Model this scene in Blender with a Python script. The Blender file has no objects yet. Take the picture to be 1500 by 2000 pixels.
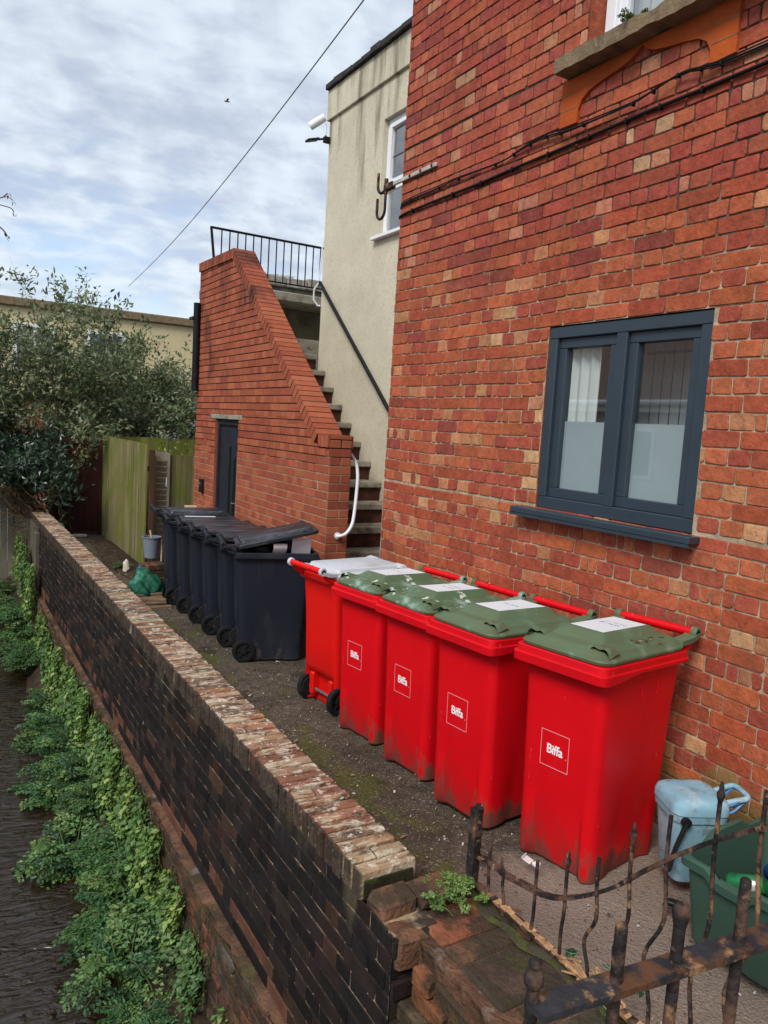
import bpy, bmesh, math, random
from mathutils import Vector, Matrix
R = math.radians
random.seed(7)
SC = bpy.context.scene
COL = SC.collection

# ------------------------------------------------------------------ camera
def cam_basis(yaw, pitch, roll):
    cy, sy, cp, sp = math.cos(yaw), math.sin(yaw), math.cos(pitch), math.sin(pitch)
    f = Vector((sy*cp, cy*cp, sp)); r = Vector((cy, -sy, 0)); u = r.cross(f)
    c, s = math.cos(roll), math.sin(roll)
    return c*r + s*u, -s*r + c*u, f
cd = bpy.data.cameras.new("camera"); cam = bpy.data.objects.new("camera", cd); COL.objects.link(cam)
_r, _u, _f = cam_basis(0.540017731, -0.109596037, 0.0605081725)
m = Matrix.Identity(4)
for i in range(3):
    m[i][0], m[i][1], m[i][2] = _r[i], _u[i], -_f[i]
m[2][3] = 1.74
cam.matrix_world = m
cd.sensor_fit = 'VERTICAL'; cd.sensor_height = 24.0; cd.lens = 24.0*1493.88/2000.0
cd.clip_start = 0.05; cd.clip_end = 1000
SC.camera = cam
SC.view_settings.view_transform = 'Standard'; SC.view_settings.look = 'None'
SC.view_settings.exposure = 1.08; SC.view_settings.gamma = 1.0; SC.view_settings.use_curve_mapping = False

# ------------------------------------------------------------------ sky and sun
SUN = Vector((-0.60, -0.36, 0.72)).normalized()
w = bpy.data.worlds.new("World"); SC.world = w; w.use_nodes = True
nt = w.node_tree; N = nt.nodes; L = nt.links; N.clear()
def nd(t, **k):
    n = N.new(t)
    for a, b in k.items(): setattr(n, a, b)
    return n
out = nd('ShaderNodeOutputWorld'); bg = nd('ShaderNodeBackground'); L.new(bg.outputs[0], out.inputs[0])
sky = nd('ShaderNodeTexSky', sky_type='NISHITA', sun_disc=False)
sky.sun_elevation = math.asin(SUN.z); sky.sun_rotation = math.atan2(SUN.x, SUN.y)
sky.air_density = 1.0; sky.dust_density = 0.6; sky.ozone_density = 1.5
bg.inputs[1].default_value = 0.10
tc = nd('ShaderNodeTexCoord'); sep = nd('ShaderNodeSeparateXYZ'); L.new(tc.outputs['Generated'], sep.inputs[0])
def mth(op, a, b=None, c=None, clamp=False):
    n = nd('ShaderNodeMath', operation=op, use_clamp=clamp)
    for i, x in enumerate((a, b, c)):
        if x is None: continue
        if isinstance(x, (int, float)): n.inputs[i].default_value = x
        else: L.new(x, n.inputs[i])
    return n.outputs[0]
zz = mth('ADD', mth('MAXIMUM', sep.outputs[2], 0.0), 0.30)
cmb = nd('ShaderNodeCombineXYZ')
L.new(mth('DIVIDE', sep.outputs[0], zz), cmb.inputs[0]); L.new(mth('DIVIDE', sep.outputs[1], zz), cmb.inputs[1])
def wnoise(scale, detail, rough, off=0.0, dist=0.0):
    mp = nd('ShaderNodeMapping'); mp.inputs['Location'].default_value = (off, off*1.7, off*.3)
    mp.inputs['Rotation'].default_value = (0, 0, .5); mp.inputs['Scale'].default_value = (1.0, 1.25, 1)
    L.new(cmb.outputs[0], mp.inputs[0])
    n = nd('ShaderNodeTexNoise'); n.inputs['Scale'].default_value = scale; n.inputs['Detail'].default_value = detail
    n.inputs['Roughness'].default_value = rough; n.inputs['Distortion'].default_value = dist
    L.new(mp.outputs[0], n.inputs['Vector']); return n.outputs[0]
big = wnoise(1.1, 4, .5, 3.1); cell = wnoise(11.0, 4, .5, 1.3, .2); fine = wnoise(4.2, 6, .55, 9.0, .2)
cov = mth('ADD', mth('MULTIPLY', big, 0.9), mth('ADD', mth('MULTIPLY', cell, .45), mth('MULTIPLY', fine, .5)))
elev = mth('MULTIPLY', mth('SUBTRACT', sep.outputs[2], .12), .95)
mr = nd('ShaderNodeMapRange', interpolation_type='SMOOTHSTEP'); L.new(mth('ADD', cov, elev), mr.inputs[0])
mr.inputs[1].default_value = .46; mr.inputs[2].default_value = 1.02
shade = nd('ShaderNodeMapRange', interpolation_type='SMOOTHSTEP')
L.new(mth('ADD', mth('MULTIPLY', cell, .6), mth('MULTIPLY', fine, .4)), shade.inputs[0])
shade.inputs[1].default_value = .34; shade.inputs[2].default_value = .66
cc = nd('ShaderNodeMix', data_type='RGBA'); L.new(shade.outputs[0], cc.inputs[0])
cc.inputs[6].default_value = (2.55, 2.85, 3.45, 1); cc.inputs[7].default_value = (3.95, 4.35, 4.75, 1)
mx = nd('ShaderNodeMix', data_type='RGBA'); L.new(mth('MULTIPLY', mr.outputs[0], .93), mx.inputs[0])
L.new(sky.outputs[0], mx.inputs[6]); L.new(cc.outputs[2], mx.inputs[7]); L.new(mx.outputs[2], bg.inputs[0])
sd = bpy.data.lights.new("sun", 'SUN'); sd.energy = 1.5; sd.angle = R(22); sd.color = (1.0, .965, .9)
so = bpy.data.objects.new("sun", sd); COL.objects.link(so); so.rotation_euler = SUN.to_track_quat('Z', 'Y').to_euler()

# ------------------------------------------------------------------ materials
def mat(name, col, rough=.8, var=.18, vscale=6, bump=.15, bscale=40, layers=(), attr=False, metal=0.0,
        spec=.12, vec=(1, 1, 1), bdist=.01, spread=None, sub=None):
    ma = bpy.data.materials.new(name); ma.use_nodes = True
    nt = ma.node_tree; n = nt.nodes; l = nt.links; n.clear()
    o = n.new('ShaderNodeOutputMaterial'); p = n.new('ShaderNodeBsdfPrincipled'); l.new(p.outputs[0], o.inputs[0])
    p.inputs['Metallic'].default_value = metal; p.inputs['Specular IOR Level'].default_value = spec
    tc = n.new('ShaderNodeTexCoord')
    def noise(scale, detail=4, v=(1, 1, 1), off=0, rg=.55):
        mp = n.new('ShaderNodeMapping'); mp.inputs['Scale'].default_value = v; mp.inputs['Location'].default_value = (off, off*.7, off*1.3)
        l.new(tc.outputs['Object'], mp.inputs[0])
        t = n.new('ShaderNodeTexNoise'); t.inputs['Scale'].default_value = scale; t.inputs['Detail'].default_value = detail
        t.inputs['Roughness'].default_value = rg
        l.new(mp.outputs[0], t.inputs['Vector']); return t.outputs[0]
    def mix(f, a, b, mode='MIX'):
        x = n.new('ShaderNodeMix'); x.data_type = 'RGBA'; x.blend_type = mode
        for i, v in ((0, f), (6, a), (7, b)):
            if hasattr(v, 'links'): l.new(v, x.inputs[i])
            elif i == 0: x.inputs[0].default_value = v
            else: x.inputs[i].default_value = (*v, 1) if len(v) == 3 else v
        return x.outputs[2]
    def mrange(src, a, b, c=0.0, d=1.0, sm=True):
        x = n.new('ShaderNodeMapRange')
        if sm: x.interpolation_type = 'SMOOTHSTEP'
        l.new(src, x.inputs[0])
        for i, v in enumerate((a, b, c, d)): x.inputs[i+1].default_value = v
        return x.outputs[0]
    if attr:
        a = n.new('ShaderNodeAttribute'); a.attribute_name = 'Col'; c = a.outputs[0]
    else:
        rgb = n.new('ShaderNodeRGB'); rgb.outputs[0].default_value = (*col, 1); c = rgb.outputs[0]
    nz = noise(vscale, 6, vec)
    hv = n.new('ShaderNodeHueSaturation'); l.new(c, hv.inputs['Color'])
    l.new(mrange(nz, .3, .7, 1-var, 1+var, False), hv.inputs['Value']); c = hv.outputs[0]
    rv = None
    for k, ly in enumerate(layers):
        s = noise(ly.get('scale', 5), ly.get('detail', 6), ly.get('vec', (1, 1, 1)), 3.7*(k+1), ly.get('rg', .6))
        if 'z' in ly:
            sp = n.new('ShaderNodeSeparateXYZ'); l.new(tc.outputs['Object'], sp.inputs[0])
            hm = mrange(sp.outputs[ly.get('axis', 2)], ly['z'][0], ly['z'][1], ly.get('k', .5), -ly.get('k', .5), False)
            ad = n.new('ShaderNodeMath'); ad.operation = 'ADD'; l.new(s, ad.inputs[0]); l.new(hm, ad.inputs[1]); s = ad.outputs[0]
        mk = mrange(s, ly['lo'], ly['hi'], 0, ly.get('fac', 1.0))
        c = mix(mk, c, ly['col'])
        if 'rough' in ly:
            x = n.new('ShaderNodeMix'); l.new(mk, x.inputs[0])
            if rv is None: x.inputs[2].default_value = rough
            else: l.new(rv, x.inputs[2])
            x.inputs[3].default_value = ly['rough']; rv = x.outputs[0]
    l.new(c, p.inputs['Base Color'])
    if rv is None:
        rv = mrange(noise(vscale*2.3, 4, vec, 11), .3, .7, max(.02, rough-.08), min(1, rough+.08), False)
    l.new(rv, p.inputs['Roughness'])
    if bump:
        b = n.new('ShaderNodeBump'); b.inputs['Strength'].default_value = bump; b.inputs['Distance'].default_value = bdist
        l.new(noise(bscale, 5, vec, 21), b.inputs['Height']); l.new(b.outputs[0], p.inputs['Normal'])
    if sub: p.inputs['Subsurface Weight'].default_value = sub
    return ma

def leafmat(name, col, rough=.5, trans=.25):
    ma = bpy.data.materials.new(name); ma.use_nodes = True
    nt = ma.node_tree; n = nt.nodes; l = nt.links; n.clear()
    o = n.new('ShaderNodeOutputMaterial'); p = n.new('ShaderNodeBsdfPrincipled'); t = n.new('ShaderNodeBsdfTranslucent'); s = n.new('ShaderNodeMixShader')
    a = n.new('ShaderNodeAttribute'); a.attribute_name = 'Col'
    l.new(a.outputs[0], p.inputs[0]); l.new(a.outputs[0], t.inputs[0]); p.inputs['Roughness'].default_value = rough
    s.inputs[0].default_value = trans; l.new(p.outputs[0], s.inputs[1]); l.new(t.outputs[0], s.inputs[2]); l.new(s.outputs[0], o.inputs[0])
    return ma

# ------------------------------------------------------------------ mesh builder
class MB:
    def __init__(s): s.v = []; s.f = []; s.m = []; s.c = []
    def add(s, vs, fs, mi=0, col=(1, 1, 1)):
        b = len(s.v); s.v += [tuple(x) for x in vs]
        for f in fs: s.f.append([b+i for i in f]); s.m.append(mi); s.c.append(col)
    def box(s, a, b, mi=0, col=(1, 1, 1), bev=0.0, rot=None, loc=None, jit=0.0):
        x0, y0, z0 = a; x1, y1, z1 = b
        if bev:
            e = bev; vs = []; 
            for ix, x in ((-1, x0), (1, x1)):
                for iy, y in ((-1, y0), (1, y1)):
                    for iz, z in ((-1, z0), (1, z1)):
                        vs += [(x, y-iy*e, z-iz*e), (x-ix*e, y, z-iz*e), (x-ix*e, y-iy*e, z)]
            bm = bmesh.new(); q = [bm.verts.new(v) for v in vs]
            bmesh.ops.convex_hull(bm, input=q); bm.verts.index_update()
            bmesh.ops.dissolve_limit(bm, angle_limit=.02, verts=bm.verts[:], edges=bm.edges[:])
            bm.verts.index_update()
            vs = [v.co.copy() for v in bm.verts]; fs = [[v.index for v in f.verts] for f in bm.faces]; bm.free()
        else:
            vs = [Vector((x, y, z)) for x in (x0, x1) for y in (y0, y1) for z in (z0, z1)]
            fs = [(0, 1, 3, 2), (4, 6, 7, 5), (0, 4, 5, 1), (2, 3, 7, 6), (0, 2, 6, 4), (1, 5, 7, 3)]
        if jit: vs = [v+Vector((random.uniform(-jit, jit), random.uniform(-jit, jit), random.uniform(-jit, jit))) for v in vs]
        if rot is not None: vs = [rot @ Vector(v) for v in vs]
        if loc is not None: vs = [Vector(v)+Vector(loc) for v in vs]
        s.add(vs, fs, mi, col); return s
    def tube(s, pts, r, n=8, mi=0, cap=True, col=(1, 1, 1)):
        pts = [Vector(p) for p in pts]; rr = r if isinstance(r, (list, tuple)) else [r]*len(pts)
        vs = []; nrm = None
        for i, p in enumerate(pts):
            d = (pts[min(i+1, len(pts)-1)]-pts[max(i-1, 0)])
            d = d.normalized() if d.length > 1e-9 else Vector((0, 0, 1))
            if nrm is None:
                nrm = d.orthogonal().normalized()
            else:
                nrm = (nrm-d*nrm.dot(d)); nrm = nrm.normalized() if nrm.length > 1e-6 else d.orthogonal().normalized()
            bn = d.cross(nrm)
            for k in range(n):
                a = 2*math.pi*k/n; vs.append(p+(nrm*math.cos(a)+bn*math.sin(a))*rr[i])
        fs = [(i*n+k, i*n+(k+1) % n, (i+1)*n+(k+1) % n, (i+1)*n+k) for i in range(len(pts)-1) for k in range(n)]
        if cap: fs += [tuple(range(n-1, -1, -1)), tuple(range((len(pts)-1)*n, len(pts)*n))]
        s.add(vs, fs, mi, col); return s
    def loft(s, rings, mi=0, cap0=True, cap1=True, col=(1, 1, 1)):
        n = len(rings[0]); vs = [p for r in rings for p in r]
        fs = [(i*n+k, i*n+(k+1) % n, (i+1)*n+(k+1) % n, (i+1)*n+k) for i in range(len(rings)-1) for k in range(n)]
        if cap0: fs.append(tuple(range(n-1, -1, -1)))
        if cap1: fs.append(tuple(range((len(rings)-1)*n, len(rings)*n)))
        s.add(vs, fs, mi, col); return s
    def lathe(s, prof, n=20, mi=0, M=None, col=(1, 1, 1)):
        rings = []
        for r, h in prof:
            rg = [Vector((r*math.cos(2*math.pi*k/n), r*math.sin(2*math.pi*k/n), h)) for k in range(n)]
            rings.append([M @ p for p in rg] if M is not None else rg)
        return s.loft(rings, mi, True, True, col)
    def prism(s, poly, fn, d0, d1, mi=0, col=(1, 1, 1)):
        n = len(poly); vs = [fn(a, b, d0) for a, b in poly]+[fn(a, b, d1) for a, b in poly]
        fs = [tuple(range(n-1, -1, -1)), tuple(range(n, 2*n))]+[(k, (k+1) % n, n+(k+1) % n, n+k) for k in range(n)]
        s.add(vs, fs, mi, col); return s
    def obj(s, name, mats, parent=None, smooth=None, recalc=True, loc=None):
        me = bpy.data.meshes.new(name); me.from_pydata(s.v, [], s.f)
        if not isinstance(mats, (list, tuple)): mats = [mats]
        for x in mats: me.materials.append(x)
        me.polygons.foreach_set('material_index', s.m)
        ca = me.color_attributes.new('Col', 'FLOAT_COLOR', 'CORNER'); buf = []
        for f, c in zip(s.f, s.c): buf += [c[0], c[1], c[2], 1.0]*len(f)
        ca.data.foreach_set('color', buf)
        me.update()
        if recalc:
            bm = bmesh.new(); bm.from_mesh(me); bmesh.ops.recalc_face_normals(bm, faces=bm.faces[:]); bm.to_mesh(me); bm.free()
        if smooth is not None:
            me.shade_smooth(); me.set_sharp_from_angle(angle=R(smooth))
        o = bpy.data.objects.new(name, me); COL.objects.link(o)
        if loc: o.location = loc
        if parent: o.parent = parent
        return o
def tag(o, label=None, cat=None, group=None, kind=None):
    if label: o['label'] = label
    if cat: o['category'] = cat
    if group: o['group'] = group
    if kind: o['kind'] = kind
    return o
def empty(name, loc=(0, 0, 0), rz=0.0, label=None, cat=None, group=None):
    o = bpy.data.objects.new(name, None); COL.objects.link(o); o.location = loc; o.rotation_euler = (0, 0, rz); o.empty_display_size = .1
    return tag(o, label, cat, group)
def kids(o): return [c for c in bpy.data.objects if c.parent == o]
def dup(o, parent=None):
    c = o.copy(); COL.objects.link(c)
    if parent: c.parent = parent
    for ch in kids(o): dup(ch, c)
    return c
def jc(c, s=.1, h=.0):
    k = 1+random.uniform(-s, s); return tuple(max(0, x*k*(1+random.uniform(-h, h))) for x in c)
def rrect(x0, x1, y0, y1, r, z, seg=4, mid=6):
    p = []
    for (cx, cy, a0) in ((x1-r, y0+r, -90), (x1-r, y1-r, 0), (x0+r, y1-r, 90), (x0+r, y0+r, 180)):
        arc = [(cx+r*math.cos(R(a0+90*i/seg)), cy+r*math.sin(R(a0+90*i/seg))) for i in range(seg+1)]
        if p:
            a = p[-1]; b = arc[0]
            p += [(a[0]+(b[0]-a[0])*k/(mid+1), a[1]+(b[1]-a[1])*k/(mid+1)) for k in range(1, mid+1)]
        p += arc
    a = p[-1]; b = p[0]
    p += [(a[0]+(b[0]-a[0])*k/(mid+1), a[1]+(b[1]-a[1])*k/(mid+1)) for k in range(1, mid+1)]
    return [Vector((x, y, z)) for x, y in p]
def gz(y):                                   # height of the lane: it falls gently away
    P = ((2.0, -.038), (3.8, -.115), (5.5, -.125), (8.0, -.19), (10.0, -.25))
    if y <= P[0][0]: return P[0][1]
    for (a, b), (c, d) in zip(P, P[1:]):
        if y <= c: return b+(d-b)*(y-a)/(c-a)
    return P[-1][1]

# ------------------------------------------------------------------ brickwork
def bands(u0, u1, v0, v1, holes):
    bs = sorted({v0, v1, *[min(max(h[2], v0), v1) for h in holes], *[min(max(h[3], v0), v1) for h in holes]})
    for a, b in zip(bs, bs[1:]):
        if b-a < 1e-6: continue
        iv = [(u0, u1)]
        for h in holes:
            if h[2] < (a+b)/2 < h[3]:
                nv = []
                for p, q in iv:
                    if h[1] <= p or h[0] >= q: nv.append((p, q)); continue
                    if h[0] > p: nv.append((p, h[0]))
                    if h[1] < q: nv.append((h[1], q))
                iv = nv
        yield a, b, iv
def clip(poly, a, b, c):                     # keep a*u+b*v<=c
    o = []
    for i in range(len(poly)):
        p, q = poly[i], poly[(i+1) % len(poly)]; dp = a*p[0]+b*p[1]-c; dq = a*q[0]+b*q[1]-c
        if dp <= 0: o.append(p)
        if dp*dq < 0: t = dp/(dp-dq); o.append((p[0]+(q[0]-p[0])*t, p[1]+(q[1]-p[1])*t))
    return o
def brickwork(mb, P, u0, u1, v0, v1, holes, course, lens, joint, palette, depth=.009, rnd=.006, jit=.0025,
              clips=(), mortar=True, dj=.002, offs=None, splitp=.0, vj=None):
    vj = joint if vj is None else vj
    if mortar:
        for a, b, iv in bands(u0, u1, v0, v1, holes):
            for p, q in iv:
                poly = [(p, a), (q, a), (q, b), (p, b)]
                for cl in clips: poly = clip(poly, *cl)
                if len(poly) > 2: mb.add([P(x, y, 0) for x, y in poly], [tuple(range(len(poly)))], 1)
    nrow = int((v1-v0)/course)+1
    for r in range(nrow):
        a = v0+r*course+joint/2; b = min(v0+(r+1)*course-joint/2, v1)
        if b-a < .012: continue
        ln = lens[r % len(lens)]; off = (offs[r % len(offs)] if offs else 0)
        for aa, bb, iv in bands(u0, u1, a, b, holes):
            if bb-aa < .015: continue
            for p, q in iv:
                k0 = math.floor((p-off)/ln)
                u = k0*ln+off
                cuts = []
                while u < q+ln:
                    cuts.append(u+random.uniform(-jit, jit)*2)
                    if random.random() < splitp: cuts.append(u+ln*.5)
                    u += ln
                for s, e in zip(cuts, cuts[1:]):
                    s = max(s+vj/2, p+.003); e = min(e-vj/2, q-.003)
                    if e-s < .018: continue
                    hd = (e-s) < .16
                    col = palette(hd, (s+e)/2, (aa+bb)/2)
                    poly = []
                    for (cu, cv, sx, sy) in ((s, aa, 1, 1), (e, aa, -1, 1), (e, bb, -1, -1), (s, bb, 1, -1)):
                        k1 = rnd*random.uniform(.3, 2.0); k2 = rnd*random.uniform(.3, 2.0); ju = random.uniform(-jit, jit); jv = random.uniform(-jit, jit)*.8
                        p1 = (cu+ju, cv+sy*k1+jv); p2 = (cu+sx*k2+ju, cv+jv)
                        poly += ([p1, p2] if sx*sy > 0 else [p2, p1])
                    for cl in clips: poly = clip(poly, *cl)
                    if len(poly) < 3: continue
                    cu = sum(x for x, _ in poly)/len(poly); cv = sum(y for _, y in poly)/len(poly); n = len(poly)
                    ins = random.uniform(.0025, .005); d = depth+random.uniform(-dj, dj); t1 = random.uniform(-dj, dj)*8; t2 = random.uniform(-dj, dj)*8
                    def inn(x, y):
                        l = math.hypot(x-cu, y-cv) or 1; f = max(0, 1-ins*1.4/l); return cu+(x-cu)*f, cv+(y-cv)*f
                    o1 = [P(x, y, -.002) for x, y in poly]
                    o2 = [P(x, y, d*.55) for x, y in poly]
                    o3 = []
                    for x, y in poly:
                        X, Y = inn(x, y); o3.append(P(X, Y, d+(X-cu)*t1+(Y-cv)*t2))
                    mb.add(o1+o2+o3, [tuple(range(2*n, 3*n))]+[(k, (k+1) % n, n+(k+1) % n, n+k) for k in range(n)]+[(n+k, n+(k+1) % n, 2*n+(k+1) % n, 2*n+k) for k in range(n)], 0, col)
# palettes (linear albedo)
from mathutils import noise as mnoise
def pal_house(hd, u, v):
    zz_ = mnoise.noise(Vector((u*1.1, v*1.3, 3.7))); z2 = mnoise.noise(Vector((u*.6+9, v*.7, 1.1)))
    x = random.random()-.12*zz_; x = min(max(x, .056 if zz_ < .05 else 0), .999)
    if hd:
        if x < .055: c = (.46, .24, .12)
        elif x < .16: c = (.42, .17, .085)
        elif x < .55: c = (.37, .098, .046)
        else: c = (.31, .066, .040)
    else:
        if x < .02: c = (.42, .18, .085)
        elif x < .34: c = (.37, .092, .040)
        elif x < .88: c = (.315, .068, .035)
        else: c = (.235, .052, .036)
    k = 1+.22*z2; c = (c[0]*(1.06+.08*z2), c[1]*1.13*k, c[2]*1.15*k)
    if v > 2.9: c = (c[0]*.94, c[1]*.90, c[2]*1.04)
    return jc(c, .12, .06)
def pal_stair(hd, u, v):
    return jc(random.choice(((.31, .082, .044), (.34, .095, .05), (.29, .075, .043), (.36, .11, .055))), .1, .04)
def pal_dark(hd, u, v):
    x = random.random()
    c = (.016, .013, .013) if x < .6 else (.026, .018, .016) if x < .92 else (.050, .028, .020)
    if v < -.72 and random.random() < .45: c = (.10, .045, .030)
    return jc(c, .25, .06)
def pal_cop(hd=False, u=0, v=0):
    return jc(random.choice(((.27, .13, .075), (.22, .095, .06), (.30, .17, .105), (.17, .10, .07), (.34, .22, .14), (.14, .10, .075))), .15, .05)

M_hbrick = mat('old_red_brick', (1, 1, 1), .86, .22, 24, .75, 60, attr=True, bdist=.007, layers=[
    dict(col=(.44, .16, .085), scale=15, lo=.56, hi=.74, fac=.45), dict(col=(.13, .038, .026), scale=11, lo=.57, hi=.75, fac=.55),
    dict(col=(.115, .036, .022), scale=2.2, lo=.52, hi=.80, fac=.5),
    dict(col=(.17, .075, .035), scale=1.3, lo=.55, hi=.95, z=(-.1, .95), k=.5, fac=.8),
    dict(col=(.16, .155, .05), scale=4.5, lo=.72, hi=.95, z=(.2, 1.0), k=.35, fac=.6),
    dict(col=(.055, .028, .022), scale=48, lo=.60, hi=.72, fac=.6),
    dict(col=(.60, .45, .36), scale=5, lo=.66, hi=.78, rg=.78, fac=.55), dict(col=(.06, .04, .035), scale=2.0, vec=(1, 1, .25), lo=.66, hi=.82, fac=.55)])
M_hmortar = mat('lime_mortar', (.40, .31, .22), .95, .3, 20, .5, 90, layers=[
    dict(col=(.055, .035, .028), scale=2.6, lo=.30, hi=.62, z=(2.2, 3.4), k=-.38, fac=.95),
    dict(col=(.16, .10, .06), scale=5, lo=.45, hi=.72, fac=.7)])
M_sbrick = mat('modern_red_brick', (1, 1, 1), .8, .1, 12, .25, 70, attr=True, bdist=.004, layers=[
    dict(col=(.035, .022, .02), scale=1.9, vec=(1, 1, .45), lo=.54, hi=.72, z=(3.6, 1.6), k=.12, fac=.8),
    dict(col=(.09, .035, .025), scale=3, lo=.52, hi=.75, fac=.35)])
M_smortar = mat('stair_wall_mortar', (.36, .25, .17), .95, .2, 14, .4, 90, layers=[
    dict(col=(.022, .016, .014), scale=2.4, lo=.40, hi=.62, z=(.95, 1.7), k=-.40, fac=.97)])
M_dbrick = mat('soot_black_brick', (1, 1, 1), .85, .3, 10, .6, 45, attr=True, bdist=.008, layers=[
    dict(col=(.10, .052, .030), scale=4.0, vec=(1, 1, .3), lo=.60, hi=.80, fac=.5),
    dict(col=(.10, .085, .05), scale=5, vec=(1, 1, .3), lo=.62, hi=.85, z=(.1, -.5), k=.2, fac=.7),
    dict(col=(.42, .38, .30), scale=26, vec=(1, 1, .45), lo=.715, hi=.77, fac=.8),
    dict(col=(.60, .58, .52), scale=13, vec=(1, 1, .4), lo=.745, hi=.77, fac=.85)])
M_dmortar = mat('old_pale_pointing', (.32, .23, .145), .95, .5, 16, .4, 90, layers=[
    dict(col=(.035, .026, .022), scale=9, lo=.40, hi=.58, fac=.95)])
M_cop = mat('lichened_coping_brick', (1, 1, 1), .92, .25, 14, .8, 60, attr=True, bdist=.01, layers=[
    dict(col=(.05, .040, .032), scale=18, vec=(.6, 1.8, 1), lo=.50, hi=.62, fac=.8),
    dict(col=(.50, .44, .32), scale=11, vec=(.55, 1.7, 1), lo=.50, hi=.60, rg=.75, fac=.85),
    dict(col=(.62, .59, .50), scale=24, lo=.56, hi=.63, rg=.7, fac=.8),
    dict(col=(.10, .13, .02), scale=6, lo=.63, hi=.74, fac=.7),
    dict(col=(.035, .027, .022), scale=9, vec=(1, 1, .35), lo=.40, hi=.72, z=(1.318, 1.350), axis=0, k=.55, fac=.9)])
M_moss = mat('mossy_joint', (.030, .028, .014), .98, .5, 12, .8, 120, layers=[
    dict(col=(.14, .18, .02), scale=4, lo=.5, hi=.66, fac=.9), dict(col=(.04, .03, .02), scale=9, lo=.5, hi=.65, fac=.8)])
M_render = mat('cream_pebble_render', (.67, .62, .48), .95, .08, 3, .9, 130, bdist=.012, layers=[
    dict(col=(.50, .46, .35), scale=1.1, lo=.45, hi=.75, fac=.55), dict(col=(.36, .32, .23), scale=55, lo=.52, hi=.66, fac=.5),
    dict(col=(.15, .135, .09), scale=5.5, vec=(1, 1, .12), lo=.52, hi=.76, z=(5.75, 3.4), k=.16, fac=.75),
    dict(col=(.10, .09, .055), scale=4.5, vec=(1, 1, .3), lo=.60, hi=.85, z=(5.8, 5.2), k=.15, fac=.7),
    dict(col=(.20, .18, .11), scale=3, lo=.60, hi=.90, z=(1.0, 2.0), k=.2, fac=.5)])
M_conc = mat('weathered_concrete', (.30, .27, .22), .95, .25, 8, .6, 60, layers=[
    dict(col=(.07, .06, .045), scale=6, lo=.5, hi=.7, fac=.85), dict(col=(.42, .40, .33), scale=14, lo=.58, hi=.68, fac=.6)])
M_stone = mat('brown_sandstone', (.20, .145, .09), .95, .22, 9, .7, 60, layers=[
    dict(col=(.07, .055, .04), scale=5, lo=.5, hi=.72, fac=.8), dict(col=(.34, .29, .20), scale=20, lo=.62, hi=.70, fac=.6)])
M_terra = mat('orange_terracotta', (.40, .078, .018), .8, .16, 4, .3, 40, layers=[
    dict(col=(.16, .06, .03), scale=3.5, lo=.52, hi=.75, fac=.6), dict(col=(.46, .15, .05), scale=8, lo=.58, hi=.75, fac=.5)])
M_anth = mat('anthracite_paint', (.028, .042, .058), .42, .06, 5, .03, 60, spec=.45, layers=[dict(col=(.075, .085, .09), scale=9, lo=.62, hi=.85, fac=.35)])
M_upvc = mat('white_plastic_frame', (.78, .80, .84), .35, .04, 3, 0, layers=[dict(col=(.5, .5, .47), scale=5, lo=.58, hi=.8, fac=.4)])
M_black = mat('black_painted_metal', (.014, .014, .016), .42, .25, 14, .2, 60, layers=[dict(col=(.06, .035, .02), scale=12, lo=.60, hi=.75, fac=.6)])
M_rust = mat('flaking_black_iron', (.024, .021, .021), .6, .4, 20, .9, 55, bdist=.008, layers=[
    dict(col=(.13, .072, .050), scale=12, lo=.45, hi=.60, fac=.9, rough=.9), dict(col=(.27, .15, .075), scale=17, lo=.57, hi=.66, fac=.9, rough=.95),
    dict(col=(.55, .48, .38), scale=30, lo=.68, hi=.73, fac=.8)])
M_rustrail = mat('rust_worn_flat_bar', (.030, .031, .036), .5, .4, 14, .8, 50, bdist=.006, layers=[
    dict(col=(.115, .052, .026), scale=16, lo=.46, hi=.60, fac=.9, rough=.9), dict(col=(.30, .17, .085), scale=24, lo=.55, hi=.66, fac=.9, rough=.95)])
M_flake = mat('bare_flaked_rust', (.42, .25, .13), .95, .3, 30, .9, 70)
M_cable = mat('black_cable_sheath', (.008, .008, .009), .5, .2, 8, .1)
M_wire = mat('grey_wire', (.12, .12, .13), .6, .1, 8, 0)
def plastic(name, col, lay, rough=.42): return mat(name, col, rough, .05, 3, .08, 120, layers=lay, bdist=.002, spec=.22)
M_red = plastic('red_bin_plastic', (.62, .003, .008), [
    dict(col=(.42, .004, .012), scale=2.0, lo=.45, hi=.75, fac=.6),
    dict(col=(.085, .055, .036), scale=13, vec=(1.3, 1.3, .42), lo=.60, hi=.74, z=(-.05, .38), k=.34, fac=.85, rough=.9),
    dict(col=(.20, .020, .018), scale=5, vec=(1, 1, .3), lo=.58, hi=.85, z=(0, .5), k=.25, fac=.6),
    dict(col=(.70, .26, .23), scale=26, vec=(1.6, 1.6, .35), lo=.675, hi=.73, fac=.5), dict(col=(.10, .03, .025), scale=19, vec=(2, 2, .3), lo=.68, hi=.74, fac=.6), dict(col=(.62, .03, .035), scale=3.1, vec=(1, 1, .4), lo=.55, hi=.75, fac=.5)])
M_red2 = plastic('bright_red_bin_plastic', (.66, .008, .006), [dict(col=(.14, .03, .02), scale=8, lo=.62, hi=.78, z=(0, .3), k=.2, fac=.7, rough=.8)])
M_green = plastic('faded_green_lid_plastic', (.094, .142, .080), [
    dict(col=(.105, .115, .060), scale=3.0, lo=.45, hi=.68, fac=.8), dict(col=(.19, .29, .20), scale=7, lo=.55, hi=.72, fac=.6),
    dict(col=(.55, .57, .48), scale=30, lo=.69, hi=.735, fac=.8, rough=.8)], .45)
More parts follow.
